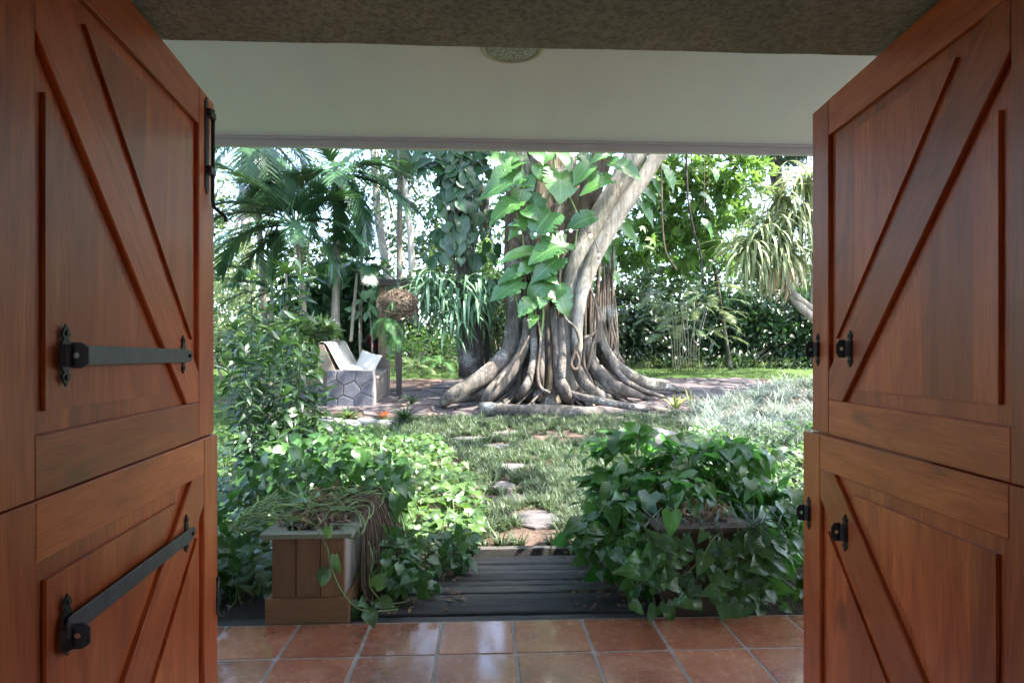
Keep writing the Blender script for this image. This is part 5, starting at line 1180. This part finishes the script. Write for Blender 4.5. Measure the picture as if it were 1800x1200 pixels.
# edging stones and boulder
def rock(name, label, c, r, mat, seed, cat='stone', group=None, parent=None):
    import bmesh
    bm = bmesh.new(); bmesh.ops.create_icosphere(bm, subdivisions=3, radius=1.0); rs = np.random.default_rng(seed); ph = rs.uniform(0, 6.28, 9); V = []
    for v in bm.verts:
        p = np.array(v.co); k = 1 + .12 * math.sin(p[0] * 2.3 + ph[0]) + .1 * math.sin(p[1] * 3.1 + ph[1]) + .08 * math.sin(p[2] * 4 + ph[2] + p[0] * 2); q = p * k; q = np.sign(q) * np.abs(q) ** .85; V.append(q * np.array(r) + np.array(c))
    F = [tuple(v.index for v in f.verts) for f in bm.faces]; bm.free(); rt = thing(name, label, cat, tuple(c), group); b = MB(); b.add(V, F, rs.random()); b.build('body', M[mat], rt, smooth=True)
for i, (px, py, r) in enumerate(((592, 745, .14), (618, 748, .17), (646, 746, .19), (672, 750, .14), (572, 742, .12), (1235, 745, .12), (690, 748, .1))):
    c = ground(px, py); rock('edging_stone', 'small grey edging stone beside the lawn and paving', (c.x, c.y, c.z + .01), (r, .11, .085), 'boulder', i, group='grey edging stones along the lawn')
c = ground(1150, 785); rock('boulder', 'flat-topped grey boulder on the grass behind the arrowhead vine', (c.x, c.y + .2, c.z + .02), (.52, .35, .22), 'boulder', 33, 'boulder')
c = ground(1300, 790); 
lg = thing('fallen_log', 'low rotting log edging the striped grass bed at right', 'log', tuple(c)); b = MB(); add_tube(b, px3([(1232, 752), (1290, 768), (1350, 782), (1400, 800)]), [.06, .10, .10, .07], 12, 5, wob=.12, seed=3); b.build('wood', M['darkbark'], lg, smooth=True)

# ------------------------------------------------------------------ shrubs and hedges
def shrub(name, label, parts, mat, size, temps, cat='shrub', trunk=None, group=None, limit=0, ncl=26, stems=6, up=.5, clr=.28):
    """parts: list of (px,py,Y, rx,ry,rz, n)"""
    c0 = parts[0]; bc_ = at(c0[0], c0[1], c0[2]); rt = thing(name, label, cat, (bc_.x, bc_.y, gz(0, bc_.y)), group); Ms = []
    for (px, py, Y_, rx, ry, rz, n) in parts: Ms += clump_ms(at(px, py, Y_), (rx, ry, rz), n, size, ncl, up, .25, clr)
    for m_ in Ms: m_[2, 3] = max(m_[2, 3], gz(0, m_[1, 3]) + .03)
    put_leaves(rt, 'leaf', temps, M[mat], Ms, limit, minpx=9)
    sm = MB()
    for s in range(stems):
        q = rnd.choice(parts); p = at(q[0], q[1], q[2]) + Vector((rnd.uniform(-.6, .6) * q[3], 0, rnd.uniform(-.2, .6) * q[5])); g0 = Vector((bc_.x + (p.x - bc_.x) * .3, p.y, gz(0, p.y)))
        add_tube(sm, [g0, g0.lerp(p, .5) + Vector((rnd.uniform(-.1, .1), 0, 0)), p], [.03, .02, .008], 5, 3)
    if stems: sm.build('stems', M['palmbark'], rt, kind='stuff')
    if trunk: P = px3(trunk[0]); b = MB(); add_tube(b, P, trunk[1], 10, 5, wob=.08); b.build('trunk', M[trunk[2]], rt, smooth=True)
    return rt
shrub('umbrella_shrub', 'yellow-green umbrella shrub left of the bench', [(465, 612, 9.8, .55, .7, .38, 360), (525, 582, 10.4, .55, .5, .26, 300)], 'midfol', .20, lobeT, ncl=34, clr=.22)
shrub('elephant_ear', 'dark broad-leaved plants around the palm trunks behind the bench', [(590, 560, 13.2, 1.0, .5, .9, 260), (640, 600, 13.4, .6, .4, .6, 120), (540, 540, 13, .6, .4, .8, 120), (620, 500, 13.4, .6, .4, .8, 120)], 'philo', .30, pothosT, limit=120, ncl=40)
shrub('blue_leaf_plant', 'blue-grey leaved plant below the small palm', [(642, 540, 12.4, .22, .2, .2, 40)], 'blueleaf', .22, ovalT, ncl=8, stems=2)
shrub('croton_hedge', 'dark glossy croton hedge behind the fig at right', [(1095, 560, 19, 1.5, .7, 1.35, 2600), (1160, 600, 19.2, 1.3, .7, 1.0, 1600)], 'croton', .20, ovalT, ncl=90, clr=.2)
shrub('dark_hedge', 'dark leafy hedge at the far right behind the striped grass', [(1260, 575, 19.6, 1.5, .7, 1.4, 1900), (1350, 580, 19.4, 1.6, .7, 1.5, 2100), (1430, 590, 19.2, 1.3, .7, 1.3, 1300)], 'darkfol', .24, ovalT, ncl=90, clr=.2)
shrub('low_ground_cover', 'low dark green ground cover at the foot of the hedge', [(1180, 638, 18.9, 1.6, .5, .16, 600), (1320, 638, 18.9, 2.0, .5, .18, 800), (1430, 640, 18.6, 1.5, .5, .2, 400)], 'midfol', .12, ovalT, stems=0, cat='ground cover', ncl=60, clr=.25)
shrub('shaded_shrub', 'green long-leaved shrub between the dark trunk and the fig', [(875, 580, 13.4, .55, .4, .85, 420), (880, 520, 13.8, .45, .4, .5, 160)], 'midfol', .24, lanceT, ncl=26)
shrub('yellow_shrub', 'pale sunlit shrub behind the pergola beam', [(880, 470, 17, .8, .6, .9, 600), (760, 610, 18.5, 1.6, .6, .6, 500)], 'brightfol', .24, lanceT, ncl=40)
# pale sunny bushes far left and along the back
shrub('sunlit_bush', 'pale sunlit bush filling the far left corner', [(405, 560, 15, 1.0, .8, 1.0, 1500), (400, 470, 16, 1.2, .8, 1.2, 1200)], 'palefol', .13, ovalT, ncl=60, clr=.22)
shrub('sunlit_bush', 'low pale bush on the far side of the left lawn', [(420, 615, 19, 1.6, .8, .6, 900), (500, 600, 19, 1.4, .8, .9, 900)], 'midfol', .16, ovalT, ncl=60)
shrub('back_hedge', 'mixed green hedge closing the garden behind the pergola', [(620, 540, 22, 2.0, .8, 2.4, 2000), (730, 550, 22, 2.0, .8, 2.3, 2000), (560, 450, 23, 1.6, .8, 1.5, 900), (800, 460, 23, 1.4, .8, 1.5, 900), (860, 570, 22, 2.0, .8, 2.0, 1500), (980, 560, 23, 2.2, .8, 2.0, 800), (500, 560, 21, 1.8, .8, 1.8, 1200)], 'midfol', .24, ovalT, ncl=90, clr=.2)
shrub('back_hedge', 'tall green hedge closing the garden behind the dark one at right', [(1120, 520, 23, 2.2, .8, 2.8, 1800), (1230, 520, 23, 2.0, .8, 2.6, 1600), (1340, 520, 23, 2.0, .8, 2.4, 1500), (1450, 520, 23, 2.0, .8, 2.6, 1200)], 'midfol', .24, ovalT, ncl=90, clr=.2)
# feathery pale plant with white canes
ft = frond_t(18, .30, .8, .024, .1, 3, 2)
rt = thing('feathery_cane_plant', 'pale feathery shrub on whitish canes in front of the hedge', 'shrub', tuple(ground(1205, 652)))
Ms = []
for (px, py) in [(1150 + rnd.uniform(0, 130), 495 + rnd.uniform(0, 95)) for _ in range(64)]:
    p = at(px, py, 16.6 + rnd.uniform(-.4, .4)); dx = (px - 1208) / 60; Ms.append(frame(p, (dx + rnd.gauss(0, .6), rnd.gauss(-.4, .5), rnd.uniform(-.2, .5)), (0, 0, 1), rnd.uniform(.5, .95)))
put_leaves(rt, 'frond', [ft], M['palefol'], Ms, 64, minpx=4)
for s in range(11): c = ground(1205 + s * 4.5 - 22, 652); s_ = s; one_tube('cane', M['canes'], rt, [c, at(1204 + s * 5 - 24, 600, 16.6), at(1195 + s * 7 - 26 + rnd.uniform(-12, 16), 530, 16.6)], [.014, .012, .008], 6, 3)
# screwpine
rt = thing('screwpine', 'screwpine with drooping yellow-striped leaves on curved branches at far right', 'tree', tuple(ground(1480, 700)))
for P, r in (([(1500, 640, 12.6), (1440, 570, 12.3), (1400, 530, 12.2), (1372, 478, 12.2)], [.10, .085, .075, .06]), ([(1500, 600, 12.5), (1430, 545, 12.3), (1395, 515, 12.1), (1378, 480, 12.1)], [.08, .07, .06, .055]), ([(1430, 545, 12.3), (1432, 420, 12.3), (1420, 350, 12.3)], [.07, .06, .05]), ([(1500, 690, 12.6), (1505, 640, 12.6), (1520, 500, 12.7), (1470, 330, 12.6)], [.12, .11, .09, .06])):
    b = MB(); add_tube(b, px3(P), r, 10, 5, wob=.06); b.build('branch', M['limb'], rt, smooth=True)
pT = [strap_t(.026, 8, a) for a in (1.3, 1.9, 2.3)]; Ms = []
for (hx, hy, n, L, up) in ((1374, 450, 130, 1.15, .6), (1400, 390, 100, 1.15, .7), (1340, 425, 90, 1.05, .6), (1415, 325, 120, 1.15, .9), (1335, 470, 50, .8, .4), (1440, 430, 60, 1.0, .5), (1370, 350, 60, 1.0, .8), (1312, 440, 80, 1.0, .5), (1350, 395, 60, 1.0, .6)):
    for q in range(n):
        az = rnd.uniform(0, 6.283); Ms.append(frame(at(hx, hy, 12.1) + Vector((rnd.gauss(0, .04), rnd.gauss(0, .04), rnd.gauss(0, .08))), (math.cos(az), math.sin(az), rnd.uniform(-.5, 1.6) * up), (0, 0, 1), L * rnd.uniform(.7, 1.15)))
put_leaves(rt, 'blade', pT, M['pandan'], Ms, 300, minpx=10)
Ms = [frame(at(1374 + rnd.uniform(-30, 40), 470, 12.1), (rnd.gauss(0, .3), rnd.gauss(0, .3), -1), (0, -1, 0), rnd.uniform(.4, .9)) for _ in range(26)]
b = MB(); b.tmpl(pT[0], Ms, [0.1] * 26); b.build('dead_blades', M['deadblade'], rt, kind='stuff')

# ------------------------------------------------------------------ background trees
def bgtree(label, trunk, r, bark_, crowns, mat, size, temps, name='background_tree', ncl=60, clr=.22, group='trees beyond the lawn'):
    P = px3(trunk); rt = thing(name, label, 'tree', tuple(P[0]), group); b = MB(); add_tube(b, P, r, 10, 5, wob=.08, seed=len(label)); b.build('trunk', M[bark_], rt, smooth=True)
    Ms = []; br = MB()
    for (px, py, Y_, rx, ry, rz, n) in crowns:
        c = at(px, py, Y_); Ms += clump_ms(c, (rx, ry, rz), n, size, ncl, .5, .2, clr)
        t = np.array(P[-1]); add_tube(br, [t, (t + np.array(c)) / 2 + rv(.2), c], [r[-1] * .7, r[-1] * .45, .02], 6, 4)
    br.build('branches', M[bark_], rt, smooth=True); b = MB()
    for k, T in enumerate(temps): q = Ms[k::len(temps)]; b.tmpl(T, q, npr.uniform(0, 1, len(q)))
    b.build('crown', M[mat], rt, kind='stuff', smooth=True); return rt
bgtree('pale leaning trunk bright in the sun seen between palm fronds', [(700, 640, 24), (680, 480, 24), (665, 380, 24), (655, 250, 24)], [.20, .17, .15, .12], 'palebark', [(640, 330, 25, 2.6, 1.5, 1.6, 1100), (700, 420, 25, 1.6, 1, 1.0, 500)], 'midfol', .20, ovalT)
bgtree('forked grey trunk behind the twig basket', [(735, 655, 22), (728, 560, 22), (722, 430, 22), (712, 330, 22), (705, 250, 22)], [.38, .17, .11, .1, .08], 'palebark', [(740, 350, 23, 1.8, 1.2, 1.6, 700), (690, 300, 23, 1.6, 1, 1, 500)], 'midfol', .2, ovalT)
bgtree('sunlit fine-leaved tree behind the palms at far left', [(440, 640, 22), (435, 500, 22), (430, 350, 23)], [.25, .2, .15], 'palebark', [(420, 330, 23, 2.6, 1.5, 2.2, 1900), (500, 440, 23, 2.4, 1.4, 1.6, 1400), (400, 480, 22, 1.6, 1.2, 1.6, 1200)], 'palefol', .15, ovalT, ncl=90, clr=.2)
bgtree('green tree behind the two middle trunks', [(860, 640, 24), (858, 500, 24), (850, 330, 24)], [.3, .24, .2], 'darkbark', [(860, 350, 24, 1.8, 1.2, 2.2, 1500), (760, 440, 25, 1.6, 1.2, 1.5, 700)], 'midfol', .22, ovalT, ncl=70)
bgtree('bright green lobed-leaf tree right of the leaning limb', [(1285, 650, 17), (1270, 560, 17), (1250, 430, 16), (1230, 300, 16), (1215, 150, 16)], [.06, .05, .05, .05, .05], 'darkbark', [(1180, 300, 15.5, 1.2, 1, 1.1, 280), (1250, 340, 15.5, 1.1, 1, 1.1, 280), (1150, 400, 15.8, 1.0, .8, 1.0, 220), (1225, 440, 15.8, 1.3, .8, .8, 220), (1300, 300, 15, .8, .8, .7, 120), (1100, 450, 16, .8, .8, .7, 120)], 'brightfol', .32, lobeT, ncl=40, clr=.3)
bgtree('tall dense tree behind the lobed-leaf tree', [(1130, 640, 26), (1140, 420, 26), (1150, 250, 26)], [.2, .18, .12], 'darkbark', [(1160, 400, 25, 2.4, 1.5, 2.6, 1500), (1270, 400, 25, 2.2, 1.5, 2.4, 1000), (1060, 430, 25, 1.6, 1.2, 1.8, 700)], 'midfol', .20, ovalT, ncl=100, clr=.16)
bgtree('dark small-leaved tree at the top right', [(1400, 640, 22), (1385, 450, 22), (1360, 280, 22)], [.3, .26, .2], 'darkbark', [(1350, 270, 22, 1.7, 1.2, .9, 1500), (1400, 240, 22, 1.6, 1.2, 1.0, 900)], 'darkfol', .16, ovalT, ncl=60)
bgtree('pale green tree in the gap behind the screwpine', [(1450, 640, 26), (1445, 450, 26), (1430, 380, 26)], [.3, .25, .2], 'palebark', [(1430, 480, 26, 2.0, 1.2, 1.8, 1100), (1330, 420, 27, 2.0, 1.2, 1.6, 800)], 'palefol', .2, ovalT)
bgtree('broad shady tree far left beyond the lawn', [(150, 640, 21), (155, 520, 21), (160, 400, 21)], [.3, .26, .2], 'darkbark', [(160, 330, 21, 3.2, 2, 2.4, 1800), (300, 420, 22, 2.6, 1.6, 2.0, 1300), (60, 470, 21, 2.4, 1.5, 1.8, 900)], 'midfol', .26, ovalT, ncl=80)
bgtree('broad shady tree far right behind the screwpine', [(1640, 640, 19), (1640, 520, 19), (1630, 400, 19)], [.3, .26, .2], 'darkbark', [(1640, 330, 19, 3.0, 2, 2.4, 1700), (1780, 450, 19, 2.4, 1.6, 2.0, 1000), (1540, 470, 20, 1.6, 1.3, 1.6, 800)], 'midfol', .26, ovalT, ncl=80)
# far woodland that closes the view low down
b = MB(); Ms = []
for x in np.arange(-52, 54, 1.7):
    h = 2.6 + 1.3 * math.sin(x * .7) + rnd.uniform(-.5, .8) + (1.6 if x > 2 else 0) + min(6, max(0, abs(x) - 14) * .4)
    Ms += clump_ms((x, 31 + rnd.uniform(-1, 1), 1.2 + h * .5), (1.7, 1.0, h * .62), 330, .36, 22, .5, .1, .4)
b.tmpl(ovalT[0], Ms, npr.uniform(0, 1, len(Ms))); o = b.build('distant_shrubbery', M['midfol'], None, kind='stuff'); o['label'] = 'sunlit shrubbery closing the view at the back of the garden'; o['category'] = 'shrubbery'
# hanging vines at top right
for i, (P, r, lab) in enumerate((([(1156, 180, 11.9), (1162, 300, 11.9), (1164, 380, 11.9), (1170, 440, 11.9), (1190, 475, 11.9)], .017, 'pale hanging vine that bends near its end, nearest the leaning limb'), ([(1205, 180, 12.4), (1208, 330, 12.4), (1218, 400, 12.4), (1232, 450, 12.4), (1235, 500, 12.4)], .024, 'thick dark hanging vine right of the pale one'), ([(1237, 180, 12.3), (1238, 300, 12.3), (1238, 366, 12.3)], .007, 'short straight string-like vine hanging left in a close pair'), ([(1248, 180, 12.3), (1247, 290, 12.3), (1243, 370, 12.3)], .007, 'short string-like vine hanging right in a close pair'), ([(1105, 180, 11.0), (1102, 240, 11.0), (1100, 278, 11.0)], .008, 'thin root dangling in front of the leaning limb'))):
    Q = px3(P); v = one_tube('hanging_vine', M['darkbark' if r > .02 else 'twig'], None, Q, [r] * 3, 6, 5); tagp(v, lab, 'vine', 'vines hanging from the fig')
# pale left edge is filled by the pale bushes
print('objects', len(bpy.data.objects), 'tris', sum(len(m_.polygons) for m_ in bpy.data.meshes) * 2)
